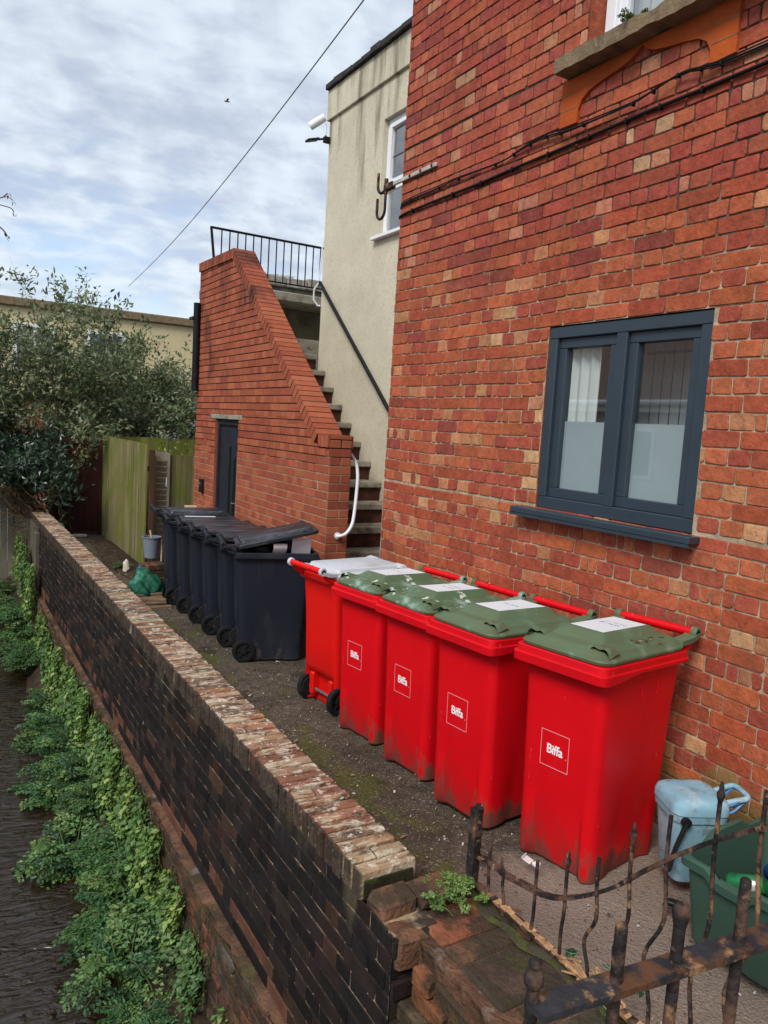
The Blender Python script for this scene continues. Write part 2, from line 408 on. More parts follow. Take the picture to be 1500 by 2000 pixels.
M_green2 = plastic('droppings_marked_green_plastic', (.085, .140, .076), [
    dict(col=(.085, .105, .05), scale=3.0, lo=.45, hi=.68, fac=.8), dict(col=(.30, .42, .36), scale=6, lo=.50, hi=.66, fac=.75),
    dict(col=(.62, .64, .58), scale=13, lo=.60, hi=.66, fac=.85, rough=.8)], .45)
M_hole = mat('dark_slot_and_hole_shade', (.006, .010, .006), .8, .1, 5, 0)  # near-black: painted shade for grips and bar-end holes, also dark door slots
M_wlid = plastic('grey_white_lid_plastic', (.50, .53, .58), [dict(col=(.33, .33, .34), scale=4, lo=.5, hi=.7, fac=.6), dict(col=(.42, .28, .22), scale=7, lo=.66, hi=.75, fac=.5)], .45)
M_bbin = plastic('dark_grey_bin_plastic', (.013, .016, .026), [
    dict(col=(.035, .038, .042), scale=3, vec=(1, 1, .5), lo=.48, hi=.72, fac=.8), dict(col=(.30, .30, .31), scale=20, vec=(1, 1, .4), lo=.735, hi=.765, fac=.6),
    dict(col=(.075, .06, .045), scale=7, lo=.60, hi=.72, z=(0, .3), k=.2, fac=.7, rough=.9)], .48)
M_blid = plastic('weathered_black_lid_plastic', (.022, .025, .032), [
    dict(col=(.095, .105, .125), scale=5, vec=(.6, 2, 1), lo=.48, hi=.66, fac=.75), dict(col=(.40, .42, .45), scale=16, lo=.69, hi=.75, fac=.6)], .38)
M_tyre = mat('wheel_rubber', (.014, .014, .015), .75, .2, 10, .2, 60, layers=[dict(col=(.09, .075, .055), scale=9, lo=.56, hi=.72, fac=.6)])
M_axle = mat('bare_steel_axle', (.30, .29, .29), .45, .15, 20, .1, metal=.8)
M_white = mat('white_sticker', (.66, .67, .70), .5, .06, 4, 0, layers=[dict(col=(.6, .58, .50), scale=6, lo=.58, hi=.75, fac=.5)])
M_logo = mat('white_print', (.82, .80, .82), .5, .02, 3, 0)
M_logo2 = mat('pink_thin_print', (.80, .28, .30), .5, .05, 3, 0)
M_ink = mat('faded_ink', (.09, .09, .12), .7, .3, 30, 0)
M_card = mat('pale_board', (.62, .46, .30), .8, .05, 4, .05)
M_paper = mat('crumpled_paper', (.68, .64, .66), .8, .05, 5, .1)
M_wood = mat('algae_green_fence_board', (1, 1, 1), .92, .2, 5, .5, 40, attr=True, vec=(3, 3, .35), layers=[
    dict(col=(.125, .15, .016), scale=1.6, lo=.38, hi=.66, fac=.8), dict(col=(.06, .05, .03), scale=4, vec=(2, 2, .25), lo=.55, hi=.75, fac=.6)])
M_gate = mat('dark_brown_gate_paint', (.048, .017, .013), .6, .25, 5, .3, 40, vec=(2, 2, .4))
M_door = mat('navy_door_paint', (.022, .026, .036), .45, .15, 5, .1, 50)
M_pave = mat('damp_lane_asphalt', (.105, .082, .062), .95, .35, 22, 1.0, 90, bdist=.02, layers=[
    dict(col=(.050, .040, .031), scale=1.4, lo=.42, hi=.66, fac=.7), dict(col=(.045, .034, .026), scale=9, lo=.50, hi=.64, fac=.6), dict(col=(.17, .14, .11), scale=5.5, lo=.58, hi=.72, fac=.5),
    dict(col=(.085, .080, .022), scale=3.2, lo=.55, hi=.72, fac=.55), dict(col=(.090, .095, .016), scale=3.6, vec=(1, .6, 1), lo=.52, hi=.64, z=(1.72, 2.22), axis=0, k=.18, fac=.65),
    dict(col=(.29, .225, .18), scale=1.8, lo=.42, hi=.66, z=(1.9, 2.7), axis=1, k=.5, fac=.9),
    dict(col=(.42, .34, .28), scale=75, lo=.57, hi=.64, fac=.5), dict(col=(.03, .024, .02), scale=60, lo=.58, hi=.68, fac=.6),
    dict(col=(.33, .30, .25), scale=34, lo=.68, hi=.73, fac=.7), dict(col=(.022, .018, .015), scale=2.4, lo=.60, hi=.70, fac=.6, rough=.45)])
M_mossg = mat('lane_moss', (.050, .056, .014), .98, .5, 14, 1.0, 130, layers=[
    dict(col=(.085, .095, .016), scale=14, lo=.45, hi=.65, fac=.9), dict(col=(.065, .052, .038), scale=11, lo=.47, hi=.57, fac=.95)])
M_soil = mat('dark_soil', (.045, .032, .022), .98, .5, 10, 1.0, 60, layers=[dict(col=(.16, .10, .06), scale=22, lo=.6, hi=.68, fac=.7)])
M_earth = mat('far_ground', (.10, .085, .06), .98, .3, 1.5, .4, 10)
M_rubble = mat('old_brown_rubble_masonry', (.13, .068, .042), .95, .45, 7, 1.0, 22, bdist=.03, layers=[
    dict(col=(.045, .035, .025), scale=4, lo=.46, hi=.64, fac=.85), dict(col=(.25, .22, .19), scale=7, lo=.60, hi=.70, fac=.55), dict(col=(.08, .10, .02), scale=3, lo=.58, hi=.74, fac=.7)])
M_old = mat('crumbling_mossy_brick', (1, 1, 1), .95, .3, 12, 1.0, 50, attr=True, bdist=.012, layers=[
    dict(col=(.045, .036, .025), scale=7, lo=.40, hi=.56, fac=.9), dict(col=(.075, .085, .02), scale=4.5, lo=.56, hi=.70, fac=.75), dict(col=(.50, .46, .38), scale=26, lo=.70, hi=.74, fac=.7)])
M_slate = mat('dark_roof_slate', (.045, .042, .04), .85, .3, 12, .6, 40, layers=[dict(col=(.14, .13, .11), scale=9, lo=.58, hi=.7, fac=.6)])
M_caddy = plastic('weathered_pale_blue_plastic', (.21, .38, .47), [
    dict(col=(.36, .48, .53), scale=6, lo=.45, hi=.62, fac=.85), dict(col=(.13, .15, .14), scale=18, lo=.53, hi=.66, fac=.65), dict(col=(.15, .13, .11), scale=5, vec=(1, 1, .4), lo=.56, hi=.72, fac=.45), dict(col=(.30, .27, .23), scale=4, lo=.60, hi=.8, fac=.35)], .6)
M_cadblue = plastic('strong_blue_plastic', (.045, .16, .42), [dict(col=(.20, .36, .50), scale=12, lo=.5, hi=.65, fac=.6)], .5)
M_gbox = plastic('green_recycling_plastic', (.042, .088, .064), [dict(col=(.07, .13, .10), scale=3, lo=.5, hi=.75, fac=.6), dict(col=(.4, .45, .42), scale=28, lo=.72, hi=.76, fac=.6)], .5)
M_gull = mat('grey_gull_feather', (.22, .22, .24), .8, .1, 5, 0)
M_bpl = plastic('black_plastic', (.012, .012, .013), [dict(col=(.25, .25, .25), scale=20, lo=.70, hi=.76, fac=.5)], .5)
M_bark = mat('brown_branch_bark', (.105, .070, .040), .95, .3, 8, .5, 60)
M_leaf = leafmat('leaf', (1, 1, 1)); M_gloss = leafmat('glossy_leaf', (1, 1, 1), .3, .12)
M_room = mat('pale_room_wall', (.80, .82, .80), .9, .05, 2, 0)
M_dim = mat('dim_room', (.60, .61, .62), .9, .1, 2, 0)
M_tile = mat('brown_roof_tile', (.20, .14, .115), .9, .2, 6, .5, 20)
M_wall = mat('white_wall_paint', (.62, .62, .60), .9, .06, 2, .1)
M_bgcream = mat('far_cream_render', (.60, .50, .30), .95, .1, 2, .2)
M_grey = plastic('grey_bucket_plastic', (.17, .19, .23), [])
M_blue = plastic('blue_plastic_tub', (.03, .12, .32), [])
M_tarp = mat('green_sack_plastic', (.012, .075, .045), .5, .2, 6, .5, 12, layers=[dict(col=(.07, .25, .17), scale=4, lo=.5, hi=.65, fac=.7)], bdist=.04)
def glassmat(name, tint=(.9, .95, .95), rough=.02, frost=0.0):
    ma = bpy.data.materials.new(name); ma.use_nodes = True; nt = ma.node_tree; n = nt.nodes; l = nt.links; n.clear()
    o = n.new('ShaderNodeOutputMaterial'); t = n.new('ShaderNodeBsdfTransparent'); g = n.new('ShaderNodeBsdfGlossy'); mxn = n.new('ShaderNodeMixShader'); f = n.new('ShaderNodeLayerWeight')
    t.inputs[0].default_value = (*tint, 1); g.inputs['Roughness'].default_value = rough; f.inputs[0].default_value = .32
    mr_ = n.new('ShaderNodeMapRange'); l.new(f.outputs[1], mr_.inputs[0]); mr_.inputs[3].default_value = .20; mr_.inputs[4].default_value = .70
    l.new(mr_.outputs[0], mxn.inputs[0]); l.new(t.outputs[0], mxn.inputs[1]); l.new(g.outputs[0], mxn.inputs[2]); l.new(mxn.outputs[0], o.inputs[0])
    return ma
M_glass = glassmat('window_glass')
M_frost = mat('frosted_film', (.46, .52, .54), .5, .05, 4, .05, 80, spec=.6)
def watermat():
    ma = bpy.data.materials.new('dark_stream_water'); ma.use_nodes = True; nt = ma.node_tree; n = nt.nodes; l = nt.links
    p = n['Principled BSDF']; p.inputs['Base Color'].default_value = (.022, .012, .006, 1); p.inputs['Roughness'].default_value = .04; p.inputs['IOR'].default_value = 1.65
    tc = n.new('ShaderNodeTexCoord'); mp = n.new('ShaderNodeMapping'); mp.inputs['Scale'].default_value = (.8, 2.2, 1); mp.inputs['Rotation'].default_value = (0, 0, R(12)); l.new(tc.outputs['Object'], mp.inputs[0])
    a = n.new('ShaderNodeTexNoise'); a.inputs['Scale'].default_value = 6; a.inputs['Detail'].default_value = 4; a.inputs['Distortion'].default_value = 1.3; l.new(mp.outputs[0], a.inputs['Vector'])
    b = n.new('ShaderNodeBump'); b.inputs['Strength'].default_value = .65; b.inputs['Distance'].default_value = .07; l.new(a.outputs[0], b.inputs['Height']); l.new(b.outputs[0], p.inputs['Normal'])
    return ma
M_water = watermat()

# ------------------------------------------------------------------ ground and river
def sheet(name, x0, x1, y0, y1, fn, nx, ny, ma, jit=0):
    mb = MB(); vs = [(x0+(x1-x0)*i/nx, y0+(y1-y0)*j/ny) for j in range(ny+1) for i in range(nx+1)]
    mb.add([(x, y, fn(x, y)+random.uniform(-jit, jit)) for x, y in vs], [(j*(nx+1)+i, j*(nx+1)+i+1, (j+1)*(nx+1)+i+1, (j+1)*(nx+1)+i) for j in range(ny) for i in range(nx)])
    o = mb.obj(name, ma, smooth=60, recalc=False); return tag(o, kind='structure')
sheet('lane', 1.5, 4.2, .55, 13.4, lambda x, y: gz(y)-.012*abs(math.sin(3*x+1.3*y)), 60, 260, M_pave, .0022)
sheet('ground', 1.5, 220, -220, 220, lambda x, y: -.42, 2, 2, M_earth)
sheet('ground', -220, -2.4, -220, 220, lambda x, y: -.02, 2, 2, M_earth)
sheet('riverbed', -2.4, 1.5, -220, 220, lambda x, y: -1.95, 2, 2, M_soil)
sheet('river_water', -2.4, 1.36, .2, 120, lambda x, y: -1.62, 2, 2, M_water)
def bankz(x, y): return -1.74+.34*min(1, max(0, (x-(.88+.025*(min(y, 9)-6))+.06*math.sin(2.1*y)+.03*math.sin(5.3*y))/.30))+.03*math.sin(4*y+3*x)
sheet('river_bank', .68, 1.34, 2.2, 30, bankz, 14, 200, M_soil, .012)
sheet('pavement', -3, 8, -6, .74, lambda x, y: .045, 2, 2, M_pave)
mb = MB(); mb.box((-2.7, -6, -2), (-2.4, 60, .25), 0, bev=.02); tag(mb.obj('river_wall', M_rubble), 'rubble retaining wall along the far bank of the stream', 'wall')
# moss along the coping foot and the soil bed by the fence
mb = MB(); n = 40; vs = []
for j in range(n+1):
    y = 8.9+3.2*j/n
    for i in range(9): vs.append((2.02-.05*math.sin(2*y)+(.40+.05*math.sin(2*y))*i/8, y, gz(y)+.003+.05*math.sin(math.pi*i/8)*random.uniform(.4, 1)))
mb.add(vs, [(j*9+i, j*9+i+1, (j+1)*9+i+1, (j+1)*9+i) for j in range(n) for i in range(8)])
tag(mb.obj('soil_bed', M_soil, smooth=50, recalc=False), kind='structure')
# chips, grit and leaf bits scattered over the lane
mb = MB(); random.seed(5)
for k in range(620):
    y = 1.0+random.random()**1.3*7.5; x = random.uniform(1.6, 2.35 if y > 2.2 else 2.9); s = random.uniform(.002, .005)*(1.0 if random.random() < .95 else 2.2)
    a = random.uniform(0, 6.3); c = random.choice(((.42, .38, .33), (.34, .28, .22), (.25, .18, .13), (.55, .52, .48), (.15, .10, .07), (.10, .07, .05)))
    rot = Matrix.Rotation(a, 3, 'Z') @ Matrix.Rotation(random.uniform(-.3, .3), 3, 'X')
    mb.box((-s, -s*.6, -.002), (s, s*.6, .003), 0, c, rot=rot, loc=(x, y, gz(y)+.002), jit=s*.3)
M_chip = mat('pale_grit', (1, 1, 1), .9, .1, 20, 0, attr=True)
tag(mb.obj('grit', M_chip), 'pale grit and plaster chips scattered over the lane', 'grit', kind='stuff')

mb = MB(); rr = random.Random(17)
for k in range(230):
    if k < 110: y = rr.uniform(8.6, 12.6); x = rr.uniform(1.62, 2.36)
    elif k < 170: y = rr.uniform(2.3, 8.5); x = 1.60+abs(rr.gauss(0, .10))
    else: y = rr.uniform(1.3, 5.2); x = rr.uniform(1.8, 2.9)
    a = rr.uniform(0, 6.28); ss = rr.uniform(.008, .022); c = Vector((x, y, gz(y)+(.045 if (2.0 < x < 2.4 and y > 8.9) else .006))); d = Vector((math.cos(a), math.sin(a), rr.uniform(-.25, .25)))*ss; e = d.cross(Vector((0, 0, 1)))*rr.uniform(.3, .5)+Vector((0, 0, .004))
    mb.add([c-d, c+e, c+d, c-e+Vector((0, 0, .006))], [(0, 1, 2), (0, 2, 3)], 0, rr.choice(((.11, .065, .035), (.20, .13, .07), (.06, .04, .025), (.28, .21, .12), (.07, .06, .03))))
tag(mb.obj('leaf_litter', M_chip, recalc=False), 'dead brown leaves scattered over the lane and soil bed', 'leaves', kind='stuff')

# ------------------------------------------------------------------ brick house
XH = 2.98; YE = 4.99
house = empty('brick_house', (XH, YE, 0), 0, 'red brick house with dark window frame and stone upper sill beside the bins', 'house')
OFF = Vector((-XH, -YE, 0))
class HB(MB):
    def obj(s, *a, **k):
        s.v = [tuple(Vector(v)+OFF) for v in s.v]; return MB.obj(s, *a, **k)
W1 = (2.243, 3.297, 1.340, 2.352); W2 = (2.13, 3.19, 3.745, 5.2)
def PH(u, v, d): return (XH-d, u+.003*math.sin(5.1*v+1.3*u), v+.0035*math.sin(2.3*u+.7*v)+.002*math.sin(6.7*u))
def set_origin_world(o): pass
mb = MB()
brickwork(mb, PH, -1.5, YE, -.2524, 6.3, [W1, W2], .0766, [.228, .114], .0072, pal_house, depth=.0065, rnd=.0065, jit=.0032, offs=[0, .057], splitp=.08)
# box behind: reveals, back and end walls
for (a, b, c, d) in (W1, W2):
    for q in ([(a, c), (a, d)], [(b, c), (b, d)], [(a, c), (b, c)], [(a, d), (b, d)]):
        mb.add([(XH, *q[0]), (XH, *q[1]), (XH+.16, *q[1]), (XH+.16, *q[0])], [(0, 1, 2, 3)], 0, (.30, .08, .04))
mb.add([(XH, YE, -.2), (9, YE, -.2), (9, YE, 6.3), (XH, YE, 6.3)], [(0, 1, 2, 3)], 0, (.30, .08, .04))
mb.add([(XH, -1.5, -.2), (9, -1.5, -.2), (9, -1.5, 6.3), (XH, -1.5, 6.3)], [(0, 1, 2, 3)], 0, (.30, .08, .04))
mb.add([(9, YE, -.2), (9, -1.5, -.2), (9, -1.5, 6.3), (9, YE, 6.3)], [(0, 1, 2, 3)], 0, (.30, .08, .04))
hw = mb.obj('wall', [M_hbrick, M_hmortar], recalc=False)
hw.parent = house; hw.location = (-XH, -YE, 0)
def H(mbx, name, ma, parent=house, smooth=None):
    o = mbx.obj(name, ma, smooth=smooth); o.parent = parent; o.location = (-XH, -YE, 0) if parent == house else (0, 0, 0); return o
mb = MB(); mb.box((XH-.10, -1.65, 6.3), (9.15, YE+.15, 6.42)); mb.add([(XH-.1, -1.65, 6.42), (9.15, -1.65, 6.42), (9.15, YE+.15, 6.42), (XH-.1, YE+.15, 6.42), (6, 1, 8.2), (6, 2.3, 8.2)], [(0, 1, 4), (1, 2, 5, 4), (2, 3, 5), (3, 0, 4, 5)])
H(mb, 'roof', M_slate)
# lower window
def win(a, b, c, d, name, ma, fw, depth, mull=True, rec=.035, blade=.055):
    mb = MB(); x0 = XH+rec-.03; x1 = x0+depth
    mid = (a+b)/2
    mb.box((x0, a, d-fw), (x1, b, d), bev=.004); mb.box((x0, a, c), (x1, b, c+fw*1.05), bev=.004)
    mb.box((x0, a, c+fw*1.05), (x1, a+fw, d-fw), bev=.004); mb.box((x0, b-fw, c+fw*1.05), (x1, b, d-fw), bev=.004)
    if mull: mb.box((x0, mid-fw*.55, c+fw*1.05), (x1, mid+fw*.55, d-fw), bev=.004)
    fr = H(mb, name, ma)
    lights = [(a+fw, mid-fw*.55), (mid+fw*.55, b-fw)] if mull else [(a+fw, b-fw)]
    sx0 = x0+.022; sx1 = x1-.005; res = []
    for (p, q) in lights:
        mb = MB(); e = blade; lo = c+fw*1.05
        mb.box((sx0, p, d-fw-e), (sx1, q, d-fw), bev=.004); mb.box((sx0, p, lo), (sx1, q, lo+e), bev=.004)
        mb.box((sx0, p, lo+e), (sx1, p+e, d-fw-e), bev=.004); mb.box((sx0, q-e, lo+e), (sx1, q, d-fw-e), bev=.004)
        H(mb, 'sash', ma, fr); res.append((p+e, q-e, lo+e, d-fw-e, sx0+.026))
    return fr, res
fr, lights = win(W1[0]+.004, W1[1]-.004, W1[2]+.004, W1[3]-.004, 'window', M_anth, .062, .085)
for i, (p, q, lo, hi, x) in enumerate(lights):
    mb = MB(); mb.add([(x, p, lo), (x, q, lo), (x, q, hi), (x, p, hi)], [(0, 1, 2, 3)]); H(mb, 'glass_pane', M_glass, fr)
    fz = lo+(hi-lo)*.485
    mb = MB(); mb.add([(x+.006, p, lo), (x+.006, q, lo), (x+.006, q, fz), (x+.006, p, fz)], [(0, 1, 2, 3)]); H(mb, 'frosted_film', M_frost, fr)
mb = MB(); p0, q1 = lights[0][0], lights[1][1]; lo, hi = lights[0][2], lights[0][3]; x = lights[0][4]+.09
k = p0-.03
ys = [lights[0][0]+(lights[0][1]-lights[0][0])*(.02+.19*j) for j in range(6)]+[lights[1][0]+(lights[1][1]-lights[1][0])*t for t in (.03, .22)]
for y in ys: mb.tube([(x, y, lo+.1), (x, y, hi+.05)], .0028, 5)
for y in ys: mb.box((x-.002, y+.012, hi-.045), (x+.01, y+.052, hi-.032))
H(mb, 'blind_cord', M_black, fr)
mb = MB(); xr = lights[0][4]+.30
for f in ([(xr, p0-.2, lo-.1), (xr, q1+.3, lo-.1), (xr, q1+.3, hi+.2), (xr, p0-.2, hi+.2)],): mb.add(f, [(0, 1, 2, 3)])
mb.add([(xr-.26, lights[1][0]+.12+(q1+.1-lights[1][0]-.12)*t/12, z) for z in (lo-.1, hi+.2) for t in range(13)], [(t, t+1, t+14, t+13) for t in range(12)], 1)
for k in range(26): mb.v[-26+k] = (mb.v[-26+k][0]+.018*math.sin(k % 13*2.1), mb.v[-26+k][1], mb.v[-26+k][2])
mb.add([(xr-.24, p0-.02, hi+.004), (xr-.24, q1, hi+.004), (xr, q1+.3, hi+.21), (xr, p0-.2, hi+.21)], [(0, 1, 2, 3)], 1)
H(mb, 'room_interior', [M_dim, M_room], fr)
mb = MB(); mb.box((XH-.085, W1[0]-.05, W1[2]-.036), (XH+.02, W1[1]+.12, W1[2]-.002), bev=.004); mb.box((XH-.085, W1[0]-.05, W1[2]-.052), (XH-.075, W1[1]+.12, W1[2]-.036))
H(mb, 'sill', M_anth, fr)
# upper window
fr2, l2 = win(W2[0]+.005, W2[1]-.005, W2[2]+.005, W2[3]-.005, 'window', M_upvc, .07, .08, True, .14, .055)
for (p, q, lo, hi, x) in l2:
    mb = MB(); mb.add([(x, p, lo), (x, q, lo), (x, q, hi), (x, p, hi)], [(0, 1, 2, 3)]); H(mb, 'glass_pane', M_glass, fr2)
mb = MB(); mb.add([(XH+.5, 2, 3.6), (XH+.5, 3.4, 3.6), (XH+.5, 3.4, 5.4), (XH+.5, 2, 5.4)], [(0, 1, 2, 3)])
for i in range(7): mb.box((XH+.27+.012*(i % 2), 2.86+.045*i, 3.75), (XH+.285+.012*(i % 2), 2.90+.045*i, 5.2), 1)
H(mb, 'room_interior', [M_dim, M_wall], fr2)
mb = MB(); prof = [(-.125, 0), (-.125, .075), (.10, .095), (.10, 0)]; ringset = []
for i in range(31):
    y = 2.00+1.29*i/30; jz = random.uniform(-.004, .004); chip = -.018 if i in (15, 16) else 0
    ringset.append([Vector((XH+px-chip*(px < 0)+random.uniform(-.003, .003), y, 3.652+pz+jz+(abs(chip) if pz == 0 and px < 0 else 0))) for px, pz in prof])
mb.loft(ringset); H(mb, 'stone_sill', M_stone, fr2)
half = [(3.325, 3.648), (3.325, 3.412), (3.196, 3.408), (3.193, 3.47), (3.17, 3.515), (3.12, 3.545), (3.04, 3.562), (2.95, 3.574), (2.87, 3.592), (2.825, 3.612), (2.80, 3.636)]
poly = half+[(5.58-a, b) for a, b in reversed(half)]
mb = MB(); mb.prism(poly, PH, .0, .024); H(mb, 'terracotta_apron', M_terra)
for z in (3.49, 3.565):
    for (p, q) in ((3.20, 3.325), (2.255, 2.385)): mb = MB(); mb.box((XH-.0255, p, z), (XH-.0235, q, z+.004)); H(mb, 'apron_joint', M_stone)
# pale strip on the house corner by the steps
mb = MB(); mb.box((XH+.005, YE+.001, -.2), (XH+.05, YE+.022, 1.25), bev=.004); H(mb, 'corner_strip', M_conc)
# cables on the wall
def cable(name, pts, r, label, clips=True, extra=None):
    root = empty(name, pts[0], 0, label, 'cable', 'cables clipped across the brick wall'); off = Vector(pts[0])
    def smooth(ps, n=8):
        o = []
        for i in range(len(ps)-1):
            p0, p1, p2, p3 = [Vector(ps[min(max(j, 0), len(ps)-1)]) for j in (i-1, i, i+1, i+2)]
            for k in range(n):
                t = k/n; o.append(.5*((2*p1)+(p2-p0)*t+(2*p0-5*p1+4*p2-p3)*t*t+(3*p1-p0-3*p2+p3)*t**3))
        o.append(Vector(ps[-1])); return o
    ps = [p-off for p in smooth(pts)]
    mb = MB(); mb.tube(ps, r, 8)
    if extra:
        for k, ph in enumerate(extra): mb.tube([p+Vector((-.001, 0, ph*(1.1+math.sin(i*.13+k)))) for i, p in enumerate(ps)], r*.8, 6)
    o = mb.obj('sheath', M_cable, root, smooth=60)
    if clips:
        for i in range(3, len(ps)-1, 7): MB().box((ps[i].x-.003-r, ps[i].y-.005, ps[i].z-r-.006), (ps[i].x+.02, ps[i].y+.005, ps[i].z+r+.003), bev=.002).obj('clip', M_cable, root)
    return root
xc = XH-.020
cable('wall_cable', [(xc+.03, 5.0, 3.272), (xc, 4.904, 3.282), (xc, 4.362, 3.288), (xc, 4.004, 3.288), (xc, 3.666, 3.297), (xc, 3.315, 3.301), (xc, 2.974, 3.309), (xc, 2.731, 3.315), (xc, 2.478, 3.316), (xc, 2.125, 3.32), (xc, 1.2, 3.33), (xc, -.5, 3.34)], .009, 'thick black cable, the straight lower run along the brick wall')
cable('wall_cable', [(xc+.03, 5.0, 3.335), (xc, 4.914, 3.362), (xc, 4.521, 3.366), (xc, 4.258, 3.374), (xc, 3.837, 3.366), (xc, 3.677, 3.386), (xc-.008, 3.502, 3.402), (xc-.008, 3.356, 3.392), (xc-.016, 3.217, 3.376), (xc-.018, 2.832, 3.372), (xc-.02, 2.68, 3.391), (xc-.014, 2.526, 3.420), (xc-.012, 2.389, 3.402), (xc, 2.191, 3.396), (xc, 1.2, 3.41), (xc, -.5, 3.42)], .0045, 'bundle of thin black cables, the upper wavy run beneath the orange carved panel', True, (.006, -.005))
# iron bracket at the house corner
br = empty('wall_bracket', (XH-.03, 4.98, 3.53), 0, 'rusty iron double hook on a pale bar at the corner of the brick house', 'bracket')
mb = MB(); mb.box((0, -.46, -.014), (.018, .10, .014), bev=.003); mb.obj('bar', mat('galvanised_bar', (.42, .40, .36), .6, .3, 9, .2), br)
for k in range(3): MB().box((-.006, -.42+.14*k, -.008), (0, -.405+.14*k, .008)).obj('bolt', M_black, br)
mb = MB(); mb.box((-.012, .10, -.03), (.03, .22, .02), bev=.006)
arc = lambda cy, cz, r, a0, a1, n=10: [(.005, cy+r*math.cos(R(a0+(a1-a0)*i/n)), cz+r*math.sin(R(a0+(a1-a0)*i/n))) for i in range(n+1)]
mb.tube([(.005, .22, -.02)]+arc(.26, .04, .07, 255, 360)+[(.005, .33, .13)], .011, 8)
mb.tube([(.005, .205, .02), (.005, .205, -.14)]+arc(.265, -.16, .06, 180, 360)+[(.005, .325, -.06)], .011, 8)
mb.tube([(.005, .205, -.05), (.005, .205, .06)], .016, 8)
mb.obj('hook', M_rust, br, smooth=60)

# ------------------------------------------------------------------ cream building and stairs
XC = 4.1; YC = 8.62; ZC = 5.69
cb = empty('cream_building', (XC, YC, 0), 0, 'cream rendered building with slate topped parapet behind the red brick house', 'building')
cz = lambda o: setattr(o, 'location', (-XC, -YC, 0))
WC = (5.85, 7.31, 3.74, 4.93)
mb = MB()
for a, b, iv in bands(5.0, YC, -.3, 5.30, [WC]):
    for p, q in iv: mb.add([(XC, p, a), (XC, q, a), (XC, q, b), (XC, p, b)], [(0, 1, 2, 3)])
a, b, c, d = WC
for q in ([(a, c), (a, d)], [(b, c), (b, d)], [(a, c), (b, c)], [(a, d), (b, d)]): mb.add([(XC, *q[0]), (XC, *q[1]), (XC+.14, *q[1]), (XC+.14, *q[0])], [(0, 1, 2, 3)])
mb.add([(XC, YC, -.3), (9, YC, -.3), (9, YC, 5.3), (XC, YC, 5.3)], [(0, 1, 2, 3)])
mb.add([(XC, 5.0, -.3), (9, 5.0, -.3), (9, 5.0, 5.3), (XC, 5.0, 5.3)], [(0, 1, 2, 3)])
mb.box((XC-.030, 5.0, 5.3), (9, YC+.03, 5.64), bev=.006)
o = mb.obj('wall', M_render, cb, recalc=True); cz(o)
mb = MB(); y = 5.0
while y < YC+.02:
    mb.box((XC-.075+random.uniform(-.012, .012), y, 5.641), (XC+.5, min(y+.21, YC+.06), 5.695+random.uniform(0, .02)), bev=.006, jit=.004); y += .215
o = mb.obj('parapet_coping', M_slate, cb); cz(o)
mb = MB(); x = XC+.055; e = .055
mb.box((x, a, d-e), (x+.06, b, d), bev=.004); mb.box((x, a, c), (x+.06, b, c+e), bev=.004); mb.box((x, a, c+e), (x+.06, a+e, d-e), bev=.004); mb.box((x, b-e, c+e), (x+.06, b, d-e), bev=.004)
mb.box((x, a+e, c+.46), (x+.06, b-e, c+.52), bev=.004); mb.box((x, 6.45, c+e), (x+.06, 6.52, c+.46), bev=.004)
o = mb.obj('window', M_upvc, cb); cz(o); wf = o
mb = MB(); s = .045; mb.box((x-.015, 6.49, c+.52), (x+.03, 6.49+s, d-e), bev=.003); mb.box((x-.015, b-e-s, c+.52), (x+.03, b-e, d-e), bev=.003); mb.box((x-.015, 6.49+s, c+.52), (x+.03, b-e-s, c+.52+s), bev=.003); mb.box((x-.015, 6.49+s, d-e-s), (x+.03, b-e-s, d-e), bev=.003)
o = mb.obj('sash', M_upvc, wf)
mb = MB(); mb.box((x+.012, 6.53, c+.80), (x+.016, b-e-s, c+.806)); mb.box((x+.012, 6.76, c+.56), (x+.016, 6.764, d-e-s)); mb.obj('glazing_bar', M_wire, wf)
mb = MB(); mb.add([(x+.02, a, c), (x+.02, b, c), (x+.02, b, d), (x+.02, a, d)], [(0, 1, 2, 3)]); mb.obj('glass_pane', M_glass, wf)
mb = MB(); mb.add([(x+.4, a-.2, c-.1), (x+.4, b+.2, c-.1), (x+.4, b+.2, d+.1), (x+.4, a-.2, d+.1)], [(0, 1, 2, 3)]); mb.obj('room_interior', M_dim, wf)
mb = MB(); mb.box((XC-.06, a-.05, c-.035), (x+.0, b+.06, c-.001), bev=.004); mb.obj('sill', M_upvc, wf)
# lamp and camera on its corner
fl = empty('floodlight', (XC-.06, YC-.02, 5.28), 0, 'white cylindrical light fitting at the top corner of the cream building', 'light')
mb = MB(); mb.tube([(-.02, .0, .04), (-.10, .06, -.02), (-.16, .10, -.07)], [.044, .048, .044], 12); mb.obj('housing', M_upvc, fl, smooth=50)
mb = MB(); mb.tube([(0, .0, -.03), (.0, .0, -.16)], .012, 6); mb.obj('conduit', M_upvc, fl)
cm = empty('security_camera', (XC-.02, YC-.02, 5.06), 0, 'small black camera sticking out below the light on the cream building corner', 'camera')
mb = MB(); mb.box((-.06, -.02, -.02), (.02, .03, .05), bev=.006); mb.tube([(-.05, 0, .02), (-.14, .03, .0)], .012, 6); mb.obj('arm', M_black, cm)
mb = MB(); mb.box((-.10, -.05, -.012), (.05, .05, .012), bev=.004, rot=Matrix.Rotation(R(-18), 3, 'Y'), loc=(-.17, .03, -.01)); mb.obj('body', M_black, cm)

